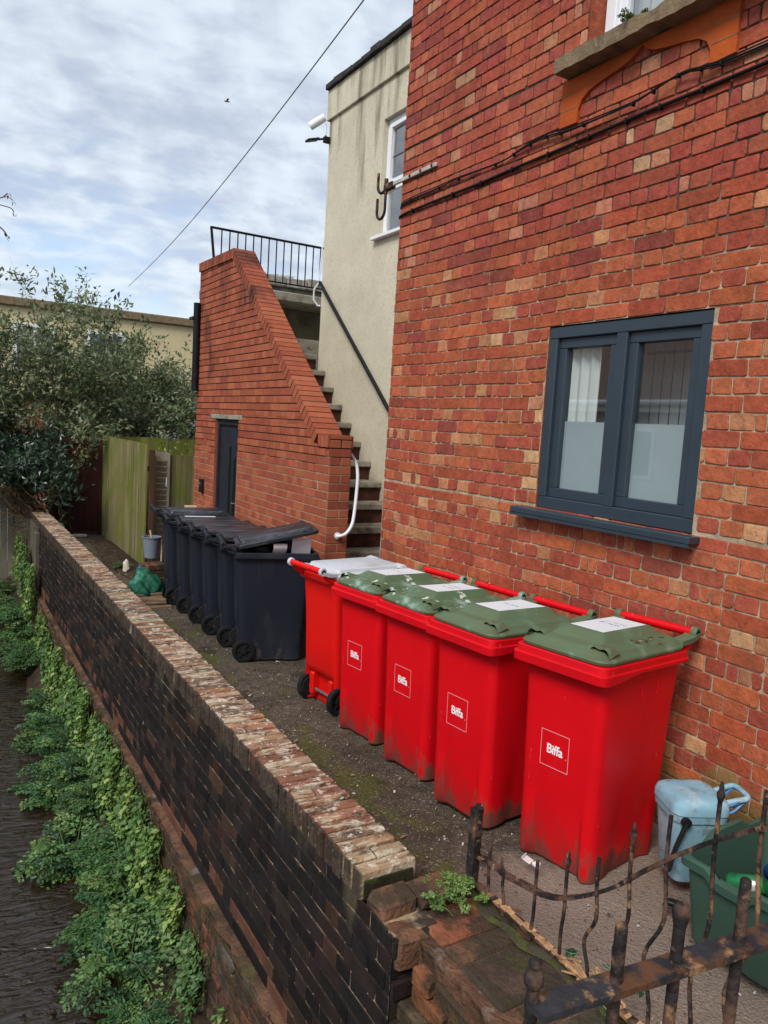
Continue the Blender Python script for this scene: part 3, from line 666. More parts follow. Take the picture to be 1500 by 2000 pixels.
# stair block
XS = 2.95; XT = 3.16; YP = 5.88
st = empty('brick_staircase', (XS, YP, 0), 0, 'outdoor staircase with red brick side wall and concrete treads up to a landing', 'staircase')
sz = lambda o: (setattr(o, 'parent', st), setattr(o, 'location', (-XS, -YP, 0)), o)[2]
P0 = (6.10, 1.655); P1 = (8.48, 3.626); P2 = (9.75, 3.645)
dx, dz = P1[0]-P0[0], P1[1]-P0[1]; ln = math.hypot(dx, dz); tx, tz = dx/ln, dz/ln; nx, nz = -tz, tx
dx2, dz2 = P2[0]-P1[0], P2[1]-P1[1]; ln2 = math.hypot(dx2, dz2); ax, az = dx2/ln2, dz2/ln2; bx, bz = -az, ax
ch = .105
cl = [(nx, nz, nx*P0[0]+nz*P0[1]-ch), (bx, bz, bx*P1[0]+bz*P1[1]-ch)]
DR = (8.17, 8.96, -.25, 1.725)
mb = MB(); PS = lambda u, v, d: (XS-d, u, v)
brickwork(mb, PS, YP, 6.10, -.35, 1.56, [], .0755, [.1125, .225], .010, pal_stair, depth=.005, rnd=.002, jit=.0014, dj=.001, offs=[0, .056], vj=.006)
brickwork(mb, PS, 6.10, 9.75, -.35, 3.7, [DR, (8.05, 9.16, 1.725, 1.785)], .0755, [.1125, .225], .010, pal_stair, depth=.005, rnd=.002, jit=.0014, clips=cl, dj=.001, offs=[0, .056], vj=.006)
PE = lambda u, v, d: (u, YP-d, v)
brickwork(mb, PE, XS-.004, XT, -.35, 1.645, [], .0755, [.225, .1125], .010, pal_stair, depth=.004, rnd=.002, jit=.001, dj=.0008, offs=[XS-.004, XS-.004])
mb.add([(XT, 5.88, -.35), (XT, 9.75, -.35), (XT, 9.75, 3.54), (XT, 8.48, 3.51), (XT, 6.12, 1.55), (XT, 5.88, 1.55)], [(0, 1, 2, 3, 4, 5)], 0, (.30, .08, .045))
mb.add([(XS, 9.75, -.35), (XT, 9.75, -.35), (XT, 9.75, 3.54), (XS, 9.75, 3.54)], [(0, 1, 2, 3)], 0, (.30, .08, .045))
a, b, c, d = DR
for q in ([(a, c), (a, d)], [(b, c), (b, d)]): mb.add([(XS, *q[0]), (XS, *q[1]), (XS+.12, *q[1]), (XS+.12, *q[0])], [(0, 1, 2, 3)], 0, (.30, .08, .045))
sz(mb.obj('wall', [M_sbrick, M_smortar], recalc=False))
mb = MB()
def slopebricks(A, t, nrm, length, n0=0.0):
    s = n0
    while s < length-.02:
        e = min(s+.0655, length); k = random.uniform(-.0015, .0015)
        o3 = [Vector((xx, A[0]+t[0]*q+nrm[0]*h, A[1]+t[1]*q+nrm[1]*h)) for xx in (XS-.022+k, XT+.015) for q, h in ((s, -ch), (e, -ch), (e, k), (s, k))]
        mb.add(o3, [(0, 1, 2, 3), (4, 7, 6, 5), (0, 4, 5, 1), (3, 2, 6, 7), (0, 3, 7, 4), (1, 5, 6, 2)], 0, pal_stair(0, 0, 0)); s += .0755
slopebricks((5.885, 1.650), (1, 0), (0, 1), .20); slopebricks(P0, (tx, tz), (nx, nz), ln); slopebricks(P1, (ax, az), (bx, bz), ln2)
for (A, t, nrm, length) in ((P0, (tx, tz), (nx, nz), ln), (P1, (ax, az), (bx, bz), ln2)):
    vs = [(xx, A[0]+t[0]*q+nrm[0]*h, A[1]+t[1]*q+nrm[1]*h) for xx in (XS-.019, XT+.012) for q, h in ((.003, -ch+.003), (length-.004, -ch+.003), (length-.004, -.003), (.003, -.003))]
    mb.add(vs, [(0, 1, 2, 3), (4, 7, 6, 5), (0, 4, 5, 1), (3, 2, 6, 7), (0, 3, 7, 4), (1, 5, 6, 2)], 1)
sz(mb.obj('coping', [M_sbrick, M_smortar]))
M_stepb = mat('step_riser_brick', (.085, .035, .026), .95, .35, 12, .5, 50, layers=[dict(col=(.03, .022, .018), scale=6, lo=.45, hi=.65, fac=.8)])
yn, zn = 6.937, 1.169
for k in range(-5, 8):
    y = yn+.247*k; z = zn+.201*k
    mb = MB(); mb.box((XT+.003, y-.02, z-.062), (XC-.003, y+.30, z), bev=.008, jit=.003); sz(mb.obj('tread', M_conc))
mb = MB()
for k in range(-5, 8):
    y = yn+.247*k; z = zn+.201*k; mb.box((XT+.004, y+.012, z-.201), (XC-.004, y+.255, z-.063))
    mb.box((XT+.004, y+.1, -.3), (XC-.004, y+.255, z-.2))
sz(mb.obj('riser', M_stepb))
zl = zn+.201*8
mb = MB(); mb.box((XT+.004, 8.90, -.3), (5.4, 10.45, zl)); sz(mb.obj('landing', M_conc))
M_dull = mat('dull_grey_render', (.20, .185, .14), .95, .2, 3, .4, 60, layers=[dict(col=(.08, .07, .05), scale=3, lo=.45, hi=.7, fac=.7)])
mb = MB(); mb.box((XT+.20, 10.45, -.3), (5.6, 10.6, 3.34)); sz(mb.obj('back_wall', M_dull))
mb = MB(); mb.box((XT+.06, 9.78, 3.35), (5.6, 10.7, 3.47), bev=.012); sz(mb.obj('upper_slab', M_conc))
# door
mb = MB(); mb.box((XS+.055, a+.004, c), (XS+.10, b-.004, d-.004), bev=.004); door = sz(mb.obj('door', M_door))
mb = MB(); mb.box((XS+.03, a+.003, c), (XS+.12, a+.055, d-.003)); mb.box((XS+.03, b-.055, c), (XS+.12, b-.003, d-.003)); mb.box((XS+.03, a+.055, d-.06), (XS+.12, b-.055, d-.003)); mb.obj('frame', M_door, door)
for (u0, u1, v0, v1) in ((8.36, 8.42, .55, 1.28), (8.52, 8.58, .55, 1.42), (8.36, 8.42, .05, .40), (8.52, 8.58, .05, .40)): MB().box((XS+.050, u0, v0), (XS+.0545, u1, v1)).obj('slot', M_hole, door)
mb = MB(); mb.tube([(XS+.05, 8.27, .78), (XS+.02, 8.27, .78), (XS+.02, 8.36, .78)], .009, 6); mb.obj('handle', M_axle, door)
mb = MB(); mb.box((XS-.008, 8.055, 1.728), (XS+.12, 9.155, 1.782), bev=.004); sz(mb.obj('lintel', M_conc))
mb = MB(); mb.box((XS-.045, 9.30, .80), (XS-.005, 9.40, .97), bev=.008); o = mb.obj('door_entry_box', M_black); tag(o, 'small black entry box on the brick wall beside the navy door', 'box')
mb = MB(); mb.box((XS-.050, 9.33, .90), (XS-.0452, 9.37, .93)); mb.obj('button', M_axle, o)
# black pipe on the far end of the wall
pp = empty('drain_pipe', (XS-.05, 9.68, 0), 0, 'black pipe standing against the far end of the brick stair wall', 'pipe')
mb = MB(); mb.tube([(0, 0, 2.06), (0, .01, 3.15)], .042, 12); mb.obj('pipe', M_black, pp, smooth=60)
mb = MB(); mb.box((-.06, -.02, 2.95), (.045, .14, 2.98)); mb.obj('bracket', M_black, pp)
# railing on the landing slab
rl = empty('landing_railing', (XS+.2, 9.86, 3.56), 0, 'black metal railing across the landing at the head of the brick stairs', 'railing')
mb = MB(); mb.tube([(-.06, 0, .58), (1.75, 0, .58)], .016, 8); mb.tube([(.0, 0, .03), (1.75, 0, .03)], .011, 8); mb.obj('rail', M_black, rl, smooth=60)
for k in range(15): MB().tube([(.09+.108*k, 0, .03), (.09+.108*k, 0, .57)], .0085, 6).obj('baluster', M_black, rl)
mb = MB(); mb.tube([(.03, 0, -.08), (-.05, .0, .58)], .018, 8); mb.obj('post', M_black, rl)
# handrails
hr = empty('handrail', (XC-.06, 6.66, 1.83), 0, 'straight black handrail fixed to the cream wall up the stairs', 'handrail')
mb = MB(); mb.tube([(0, -.35, -.293), (0, 1.895, 1.592)], .021, 10); mb.tube([(.03, -.33, -.31), (.03, 1.90, 1.562)], .013, 8); mb.obj('rail', M_black, hr, smooth=60)
for t in (.25, .95, 1.55): MB().tube([(0, t, t*.84-.01), (.02, t, t*.84-.06), (.055, t, t*.84-.06)], .008, 6).obj('bracket', M_black, hr)
mb = MB(); mb.tube([(0, 1.90, 1.60), (-.03, 1.98, 1.52), (-.03, 1.99, 1.40), (.02, 1.98, 1.33), (.05, 1.96, 1.33)], .012, 8); mb.tube([(.01, 1.94, 1.62), (.05, 1.97, 2.1)], .008, 6); mb.obj('white_hoop', M_upvc, hr, smooth=60)
gr = empty('grab_rail', (XT+.05, 5.9, .8), 0, 'curved white grab rail on the end of the brick stair wall', 'handrail')
mb = MB(); pts = [(-.05, .14, .70), (.0, .10, .69), (.03, .04, .62), (.035, .0, .50), (.02, -.02, .32), (-.01, -.05, .14), (-.04, -.065, .06), (-.09, -.065, .0), (-.15, -.06, -.02), (-.15, -.03, -.02)]
def cat(ps, n=6):
    o = []
    for i in range(len(ps)-1):
        p0, p1, p2, p3 = [Vector(ps[min(max(j, 0), len(ps)-1)]) for j in (i-1, i, i+1, i+2)]
        for k in range(n):
            t = k/n; o.append(.5*((2*p1)+(p2-p0)*t+(2*p0-5*p1+4*p2-p3)*t*t+(3*p1-p0-3*p2+p3)*t**3))
    o.append(Vector(ps[-1])); return o
mb.tube(cat(pts), .015, 10); mb.obj('rail', M_upvc, gr, smooth=60)
MB().lathe([(.0, 0), (.03, 0), (.03, .012), (0, .012)], 12, M=Matrix.Translation((-.15, -.028, -.02)) @ Matrix.Rotation(R(90), 4, 'X')).obj('flange', M_upvc, gr)

# ------------------------------------------------------------------ low river wall
XW0, XW1, ZT = 1.335, 1.565, .15
rw = empty('river_wall', (XW0, 2.2, 0), 0, 'low blackened brick wall with lichened brick coping between lane and stream', 'wall')
rz = lambda o: (setattr(o, 'parent', rw), setattr(o, 'location', (-XW0, -2.2, 0)), o)[2]
PW = lambda u, v, d: (XW0-d, u, v)
mb = MB()
brickwork(mb, PW, 2.0, 11.7, -.87, ZT-.105, [], .0766, [.232, .116], .0075, pal_dark, depth=.005, rnd=.004, jit=.0022, dj=.0022, offs=[0, .058], vj=.0045)
mb.add([(XW1-.01, 2.2, -.4), (XW1-.01, 15.2, -.4), (XW1-.01, 15.2, ZT-.1), (XW1-.01, 2.2, ZT-.1)], [(0, 1, 2, 3)], 0, (.16, .07, .045))
random.seed(3)
for k in range(14): mb.box((XW0+.002, 2.004-(.012 if k % 2 else 0), -1.04+.0766*k), (XW0+.20, 2.19, -1.04+.0766*k+.068), 0, pal_dark(0, 0, 0), bev=.006, jit=.003)
mb.box((XW0+.006, 2.012, -1.05), (XW0+.19, 2.185, .03), 1)
rz(mb.obj('wall_face', [M_dbrick, M_dmortar], recalc=False))
mb = MB(); mb.box((XW0-.03, 11.7, -1.9), (XW1-.02, 15.2, ZT-.103)); mb.box((XW0-.055, 11.6, -1.0), (XW0+.05, 11.85, -.02), bev=.01)
rz(mb.obj('rendered_section', mat('grey_brown_render', (.11, .092, .07), .95, .3, 4, .6, 30, vec=(1, 1, .3), layers=[dict(col=(.05, .055, .025), scale=3, lo=.5, hi=.7, fac=.8)])))
mb = MB(); y = 2.22; random.seed(11)
while y < 15.2:
    wdt = random.uniform(.055, .064); dxx = random.uniform(-.006, .006)
    two = random.random() < .12
    segs = [(XW0-.012+dxx, XW0+.10), (XW0+.108, XW1+dxx)] if two else [(XW0-.012+dxx, XW1+dxx)]
    for (p, q) in segs:
        mb.box((p, y, ZT-.112), (q, y+wdt, ZT+random.uniform(-.004, .002)), 0, pal_cop(), bev=random.uniform(.004, .007), jit=.0018)
    y += .0755
mb.box((XW0+.006, 2.21, ZT-.104), (XW1-.018, 15.2, ZT-.034), 1)
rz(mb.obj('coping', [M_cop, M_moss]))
mb = MB(); n = 120; rows = [(-1.95, .06), (-1.5, .05), (-1.2, .04), (-.98, .04), (-.885, .058), (-.868, .0)]; vs = []
for j in range(n+1):
    for (z, dpt) in rows: vs.append((XW0-dpt-random.uniform(-.014, .014)*(dpt > 0), 1.6+10.2*j/n, z+random.uniform(-.012, .012)*(dpt > 0)))
k = len(rows); mb.add(vs, [(j*k+i, j*k+i+1, (j+1)*k+i+1, (j+1)*k+i) for j in range(n) for i in range(k-1)])
rz(mb.obj('plinth', M_rubble, smooth=40, recalc=False))
def pal_base(hd, u, v):
    return jc(random.choice(((.13, .055, .035), (.10, .05, .035), (.085, .062, .045), (.16, .07, .04), (.12, .10, .08))), .25, .06)
mb = MB(); brickwork(mb, lambda u, v, d: (XW0-.052-d-.03*max(0, -.9-v)+.006*math.sin(5*u+7*v), u+.004*math.sin(9*v), v+.006*math.sin(3*u)), 1.9, 11.7, -1.75, -.885, [], .0766, [.232, .116], .012, pal_base, depth=.010, rnd=.012, jit=.006, dj=.005, offs=[.03, .09], splitp=.08)
rz(mb.obj('footing', [M_old, M_rubble], recalc=False))
# broken brick pier / fence wall continuing toward the camera
pw = empty('fence_wall', (1.55, 1.4, 0), 0, 'crumbling mossy brick stub wall carrying the wavy iron railings', 'wall')
mb = MB(); random.seed(21); z = -1.2; r = 0
for r in range(17):
    z = .035-.078*(r+1); yy = .35+(.09 if r % 2 else 0)
    stepx = [0, .0, .02, .02, .03][min(r, 4)]
    while yy < 2.21:
        L0 = random.choice((.19, .22, .10)); y1 = min(yy+L0, 2.215)
        xo = 1.47 if r == 0 else 1.405-(.03 if r > 2 else 0)
        xo += random.uniform(-.018, .018)+(.035 if random.random() < .15 else 0)
        if not (r in (1, 4, 5) and random.random() < .12):
            c = random.choice(((.20, .08, .04), (.12, .062, .04), (.085, .055, .04), (.065, .052, .036), (.14, .085, .055)))
            mb.box((xo, yy, z), (1.80, y1-.008, z+.070), 0, jc(c, .2, .06), bev=.009, jit=.0035)
        yy = y1
mb.box((1.43, .3, -1.4), (1.79, 2.2, .015), 1)
for (x0, x1, y0, y1, z0, z1) in ((1.345, 1.50, 2.10, 2.205, -.02, .085), (1.345, 1.47, 1.98, 2.09, -.09, .03), (1.50, 1.66, 2.08, 2.2, .03, .09)): mb.box((x0, y0, z0), (x1, y1, z1), 0, jc((.17, .085, .05), .2), bev=.014, jit=.008)
o = mb.obj('brickwork', [M_old, M_rubble], pw); o.location = (-1.55, -1.4, 0)
mb = MB(); n = 40; vs = []
for j in range(n+1):
    y = .5+1.6*j/n
    for i in range(6): vs.append((1.715+.02*math.sin(9*y)+.012*math.sin(31*y)+(.060+.02*math.sin(23*y))*i/5, y, .033+.026*math.sin(math.pi*i/5)*random.uniform(.1, 1)))
mb.add(vs, [(j*6+i, j*6+i+1, (j+1)*6+i+1, (j+1)*6+i) for j in range(n) for i in range(5)])
o = mb.obj('moss_strip', M_mossg, pw, smooth=60, recalc=False); o.location = (-1.55, -1.4, 0)

# ------------------------------------------------------------------ wavy railings
fe = empty('wavy_railing', (1.76, 2.05, .05), 0, 'bent black iron railing with a dipping top rail on the mossy brick stub', 'railing')
top = [(2.12, .165), (2.03, .185), (1.95, .185), (1.84, .205), (1.73, .23), (1.62, .29), (1.48, .40), (1.366, .52), (1.242, .645), (1.123, .75), (1.013, .83), (.9, .86), (.78, .84), (.66, .78)]
X0 = 1.76
fp = lambda x, y, z: (x-1.76, y-2.05, z-.05)
mb = MB(); tp = cat([(X0, y, z) for y, z in top], 5)
rings = []
for i, p in enumerate(tp):
    t = (tp[min(i+1, len(tp)-1)]-tp[max(i-1, 0)]).normalized(); up = Vector((1, 0, 0)).cross(t).normalized()
    if up.z < 0: up = -up
    rings.append([Vector(fp(*(p+Vector((sx*.013, 0, 0))+up*sy*.006+Vector((random.uniform(-1, 1), 0, random.uniform(-1, 1)))*.0008))) for sx, sy in ((-1, -1), (1, -1), (1, 1), (-1, 1))])
mb.loft(rings); mb.obj('top_rail', M_rust, fe)
mb = MB(); rings = []
for j in range(30):
    y = 2.12-1.5*j/29; rings.append([Vector(fp(X0+sx*.014, y, .062+sz_*.005+random.uniform(-.0015, .0015))) for sx, sz_ in ((-1, -1), (1, -1), (1, 1), (-1, 1))])
mb.loft(rings); br_ = mb.obj('bottom_rail', M_rust, fe)
mb = MB(); random.seed(4)
for k in range(60):
    y = random.uniform(1.45, 1.98) if k < 50 else random.uniform(1.2, 1.45); s = random.uniform(.006, .018)
    mb.box((-.012, -s, 0), (.010, s, .003), 0, rot=Matrix.Rotation(random.uniform(-.3, .3), 3, 'Y'), loc=fp(X0+random.uniform(-.006, .004), y, .0675), jit=.002)
mb.obj('flaked_rust', M_flake, br_)
def bar(pts, r, finial=None):
    mb = MB(); mb.tube([fp(*p) for p in cat(pts, 4)], r, 8)
    t = Vector(fp(*pts[-1]))
    if finial == 'urn': mb.lathe([(r, -.01), (r*1.7, .004), (r*1.8, .012), (r*1.0, .022), (r*1.1, .03), (r*.5, .042), (r*.2, .046)], 10, M=Matrix.Translation(t))
    mb.obj('bar', M_rust, fe, smooth=50)
bars = [(2.035, .255, 0, None, 0), (1.955, .235, 0, None, .025), (1.79, .325, 0, None, -.012), (1.655, .385, .006, 'urn', -.006), (1.53, .475, .03, None, -.01), (1.413, .60, .03, 'urn', -.012), (1.295, .725, .04, None, -.015), (1.155, .84, .025, 'urn', -.02), (1.035, .915, .045, None, -.02), (.90, .95, .03, 'urn', -.02), (.76, .93, .02, None, -.01)]
for i, (y, zt, bend, fin, lean) in enumerate(bars):
    zb_ = .0; yb = y+lean
    bar([(X0, y-lean*.6, zb_), (X0, y-lean*.5, zb_+(zt-zb_)*.2), (X0+.004, y+bend-lean*.3, zb_+(zt-zb_)*.38), (X0, y-bend*.3, zb_+(zt-zb_)*.58), (X0, y, zb_+(zt-zb_)*.8), (X0, y+(lean if i == 1 else 0), zt)], .0060, fin)
mb = MB(); mb.box((-.022, .055, -.05), (.016, .093, .30), bev=.004, jit=.002); mb.tube([(-.004, .072, .29), (-.002, .060, .312)], .016, 8); mb.obj('end_post', M_rust, fe)
# nearest flat-topped railing
nr = empty('front_railing', (.9, .67, .045), 0, 'nearest rusty railing with a thick flat top rail at the bottom right corner', 'railing')
nq = lambda x, y, z: (x-.9, y-.67, z-.045)
ydir = lambda x: .690-.045*(x-.70)/.42
mb = MB(); rings = []
for j in range(40):
    x = .695+1.6*j/39; rings.append([Vector(nq(x, ydir(x)+sy*.020+random.uniform(-1, 1)*.0006, .975+s*.0055+random.uniform(-1, 1)*.0006)) for sy, s in ((-1, -1), (1, -1), (1, 1), (-1, 1))])
mb.loft(rings); mb.obj('flat_rail', M_rustrail, nr)
mb = MB(); mb.tube([nq(.70, ydir(.70), .16), nq(2.2, ydir(2.2), .16)], .012, 6); mb.obj('bottom_rail', M_rust, nr)
for i, (x, zt, ball) in enumerate(((.833, 1.068, 0), (.945, 1.065, 1), (1.075, 1.085, 0), (1.21, 1.08, 1), (1.35, 1.08, 0), (1.5, 1.08, 1), (1.66, 1.08, 0))):
    mb = MB(); r = .0090; y = ydir(x)
    mb.tube([nq(x-.004, y, .05), nq(x, y, .5), nq(x+.003, y, zt-.012), nq(x+.003, y, zt-.003), nq(x+.003, y, zt)], [r, r, r, r*.95, r*.7], 12)
    if ball: mb.lathe([(r, -.028), (r*1.25, -.018), (r*1.45, -.008), (r*1.3, .002), (r*.8, .008)], 12, M=Matrix.Translation(nq(x+.003, y, zt)))
    mb.obj('bar', M_rust, nr, smooth=45)
mb = MB(); mb.tube([nq(.700, .70, .05), nq(.700, .70, 1.0)], .0088, 12); mb.lathe([(.0088, 0), (.0130, .006), (.0142, .014), (.0120, .024), (.008, .029), (.0095, .036), (.006, .042)], 12, M=Matrix.Translation(nq(.700, .70, 1.0))); mb.obj('end_post', M_rust, nr, smooth=45)

# ------------------------------------------------------------------ wheelie bins
def text_mesh(body, size, bold=.0):
    cu = bpy.data.curves.new('logo', 'FONT'); cu.body = body; cu.size = size; cu.align_x = 'CENTER'; cu.align_y = 'CENTER'; cu.offset = bold; cu.extrude = .0006; cu.space_character = .95; cu.resolution_u = 4
    o = bpy.data.objects.new('logo', cu); COL.objects.link(o); dg = bpy.context.evaluated_depsgraph_get(); dg.update()
    me = bpy.data.meshes.new_from_object(o.evaluated_get(dg)); bpy.data.objects.remove(o); return me
def bin_body(mb, flare=.085):
    secs = [(0, -.245, .240, .186, .05), (.012, -.253, .247, .194, .052), (.26, -.264, .254, .197, .05), (.44, -.274, .261, .199, .046), (.62, -.285, .270, .200, .043), (.765, -.294, .282, .203, .04), (.82, -.296, .285, .204, .04)]
    rings = [rrect(x0, x1, -h, h, r, z, 5, 9) for z, x0, x1, h, r in secs]
    return rings
def make_bin(loc, rz, mats, label, group, wheels_visible=True, lid_style='dome', logo=False, cat_='wheelie bin', lid_open=0.0, name='wheelie_bin'):
    mbody, mlid, mhandle, mhinge = mats
    root = empty(name, loc, rz, label, cat_, group)
    mb = MB(); rings = bin_body(mb)
    extra = []
    for z in (.06, .12, .18, .22):
        t = z/.26; extra.append((z, [a.lerp(b, (z-.012)/.248) for a, b in zip(rings[1], rings[2])]))
    rings = [rings[0], rings[1]]+[e for _, e in extra]+rings[2:]
    for rg in rings:
        for p in rg:
            if p.x < -.2 and p.z < .44 and abs(p.y) < .145:    # front panel sinks in toward the foot
                p.x += .034*(1-p.z/.44)*min(1, (.145-abs(p.y))/.022)
            if abs(p.y) > .17 and p.z < .44 and -.13 < p.x < .20:
                p.y -= math.copysign(.020*(1-p.z/.44)*min(1, (p.x+.13)/.03, (.20-p.x)/.05), p.y)
            if p.x > .18 and p.z < .225 and abs(p.y) < .17: p.x -= .075*min(1, (.235-p.z)/.06)
    mb.loft(rings, 0, True, False)
    # collar: two stepped bands, deeper at the front
    def low(p, z): return z+.022*min(1, max(0, (p.x+.27)/.14))
    spec = [(.796, -.297, .285, .206, 1), (.792, -.348, .299, .231, 1), (.797, -.358, .303, .236, 1), (.829, -.360, .304, .2365, .1), (.832, -.357, .302, .235, 0), (.8345, -.349, .298, .229, 0), (.856, -.347, .297, .2275, 0), (.860, -.343, .294, .224, 0), (.8605, -.318, .276, .202, 0), (.80, -.31, .27, .195, 0)]
    crings = []
    for z, x0, x1, h, kk in spec:
        rg = rrect(x0, x1, -h, h, .035, z, 5, 9)
        for p in rg: p.z = z+(low(p, 0))*kk
        crings.append(rg)
    mb.loft(crings, 0, False, True)
    mb.obj('body', mbody, root, smooth=26)
    for s in (-1, 1):                                        # moulded ribs under the collar
        for x in (-.02, .10): MB().box((x-.0035, s*.1990 if s > 0 else s*.2055, .70), (x+.0035, s*.2055 if s > 0 else s*.1990, .815), bev=.002).obj('rib', mbody, root)
    # wheels and axle
    for s in (-1, 1):
        M = Matrix.Translation((.205 if wheels_visible else .185, s*(.165 if wheels_visible else .118), .088)) @ Matrix.Rotation(R(90*s), 4, 'X').inverted()
        prof = [(.0, 0), (.058, 0), (.062, .004), (.084, .004), (.088, .010), (.088, .034), (.083, .041), (.064, .042), (.060, .030), (.026, .028), (.024, .040), (.0, .040)]
        mb = MB(); mb.lathe(prof, 28, M=M)
        for k in range(6):
            ang = R(60*k); mb.box((.022, -.005, .028), (.062, .005, .036), rot=(M.to_3x3() @ Matrix.Rotation(ang, 3, 'Z')), loc=M.translation)
        mb.obj('wheel', M_tyre, root, smooth=40)
    mb = MB(); mb.tube([(.205, -.17, .088), (.205, .17, .088)], .010, 8); mb.obj('axle', M_axle, root)
    for s in (-1, 1): MB().box((.15, s*.115-.022, .055), (.235, s*.115+.022, .20), bev=.008).obj('axle_bracket', mbody, root)
    # handle at the back
    mb = MB(); mb.tube([(.388, -.185, .915), (.388, .185, .915)], .0185, 12)
    for y in (-.07, .07): mb.tube([(.388, y-.003, .915), (.388, y+.003, .915)], .0205, 12)
    mb.obj('handle', mhandle, root, smooth=50)
    mb = MB()
    for s in (-1, 1): mb.tube([(.28, s*.19, .84), (.345, s*.19, .868), (.388, s*.19, .915)], [.018, .016, .014], 8)
    mb.obj('handle_bracket', mbody, root, smooth=50)
    # lid (own origin at the hinge so it can be opened)
    piv = Vector((.388, 0, .915)); lm = MB(); T = lambda rg: [p-piv for p in rg]
    if lid_style == 'dome':
        lr = [(.8635, -.338, .285, .219, .06), (.874, -.342, .288, .222, .06), (.880, -.338, .286, .219, .06), (.884, -.322, .280, .205, .055), (.902, -.305, .270, .190, .055), (.910, -.272, .255, .160, .05)]
        lr += [(.912, -.238, .212, .132, .02), (.914, -.234, .209, .129, .02), (.942, -.188, .182, .100, .015), (.944, -.182, .178, .096, .015)]
    else:
        lr = [(.8635, -.345, .290, .226, .04), (.885, -.350, .294, .229, .04), (.892, -.344, .290, .224, .04), (.894, -.320, .275, .20, .03), (.897, -.300, .262, .185, .03), (.914, -.290, .255, .178, .03), (.917, -.280, .248, .170, .03)]
    lm.loft([T(rrect(x0, x1, -h, h, r, z, 5, 9)) for z, x0, x1, h, r in lr], 0, True, True)
    for s in (-1, 1):                                        # arms reaching the hinge
        lm.loft([[Vector((x, s*.185+yy, z+zz))-piv for yy, zz in ((-.03, -.008), (.03, -.008), (.03, .012), (-.03, .012))] for x, z in ((.25, .885), (.30, .888), (.35, .892), (.392, .905))])
        lm.lathe([(.0, -.014), (.024, -.014), (.026, -.010), (.026, .010), (.024, .014), (.0, .014)], 14, M=Matrix.Translation(Vector((.388, s*.196, .915))-piv) @ Matrix.Rotation(R(90), 4, 'X'))
    lid = lm.obj('lid', mlid, root, smooth=35, loc=piv); lid.rotation_euler = (0, R(lid_open), 0)
    mb = MB()
    for s in (-1, 1): mb.lathe([(.0, -.0155), (.0145, -.0155), (.0145, .0155), (0, .0155)], 12, M=Matrix.Translation(Vector((.388, s*.1960, .915))-piv) @ Matrix.Rotation(R(90), 4, 'X'))
    mb.obj('hinge_hole_shade', M_hole, lid)  # dark discs paint the black holes at the bar ends
    for s in (-1, 1):                                        # grips on the front edge
        mb = MB(); n = 18; vs = []
        yc = s*.158; hwid = .050
        for j in range(n+1):
            t = 2*j/n-1; y = yc+hwid*t
            h = max(0, 1-abs(t)**5)*(.036-.007*math.exp(-(t/.35)**2))
            for (x, zb_, zf) in ((-.225, .905, .0), (-.245, .9, .55), (-.268, .893, .92), (-.290, .887, 1.0), (-.300, .884, .97)): vs.append(Vector((x, y, zb_+h*zf))-piv)
        mb.add(vs, [(j*5+i, j*5+i+1, (j+1)*5+i+1, (j+1)*5+i) for j in range(n) for i in range(4)])
        g = mb.obj('lid_grip', mlid, lid, smooth=60, recalc=False)
        mb = MB(); mb.box((-.286, yc-.037, .884), (-.262, yc+.037, .907), bev=.006); mb.v = [tuple(Vector(v)-piv) for v in mb.v]; mb.obj('grip_shade_block', M_hole, g)  # solid near-black block: the shade inside the grip, painted as colour
    return root, lid
def sticker(lid, lines, w=.325, h=.165, seed=1, xo=0.0):
    piv = Vector((.388, 0, .915)); rnd = random.Random(seed); z = .9452
    mb = MB(); mb.box((-.004-w/2+xo, -h/2, z), (-.004+w/2+xo, h/2, z+.0012)); mb.v = [tuple(Vector(v)-piv) for v in mb.v]; s = mb.obj('sticker', M_white, lid)
    mb = MB()
    for (x, y0, y1, amp) in lines:                           # worn, unreadable handwriting
        y = y0
        while y < y1:
            hh = amp*rnd.uniform(.5, 1); p = [Vector((x+rnd.uniform(-1, 1)*hh, y+rnd.uniform(0, .008), z+.0016)) for _ in range(4)]
            mb.tube([q-piv for q in p], .0013, 4); y += rnd.uniform(.010, .017)
    mb.obj('faded_writing', M_ink, s)
    return s
def logo(root, y=.02, zc=.47):
    xf = lambda z: -.274-(.285-.274)*(z-.44)/.18
    sl = math.atan2(.011, .18)
    me = text_mesh('Biffa', .052, .0009)
    for v in me.vertices: v.co = Vector((v.co.x, v.co.y, v.co.z))
    o = bpy.data.objects.new('logo_text', me); COL.objects.link(o); me.materials.append(M_logo); o.parent = root
    M = Matrix(((0, 0, -1, xf(zc)-.0012), (-1, 0, 0, y), (0, 1, 0, zc), (0, 0, 0, 1))) @ Matrix.Rotation(sl, 4, 'X')
    o.matrix_local = M
    mb = MB(); s = .072; t = .0013
    for (a, b, c, d) in ((-s, s, -s, -s+2*t), (-s, s, s-2*t, s), (-s, -s+2*t, -s+2*t, s-2*t), (s-2*t, s, -s+2*t, s-2*t)): mb.box((a, c, 0), (b, d, .0006))
    mb.box((.056, -.020, 0), (.060, -.016, .0006))
    q = mb.obj('logo_border', M_logo2, root); q.matrix_local = M
    return o
REDG = 'red wheelie bins in a row along the brick wall'
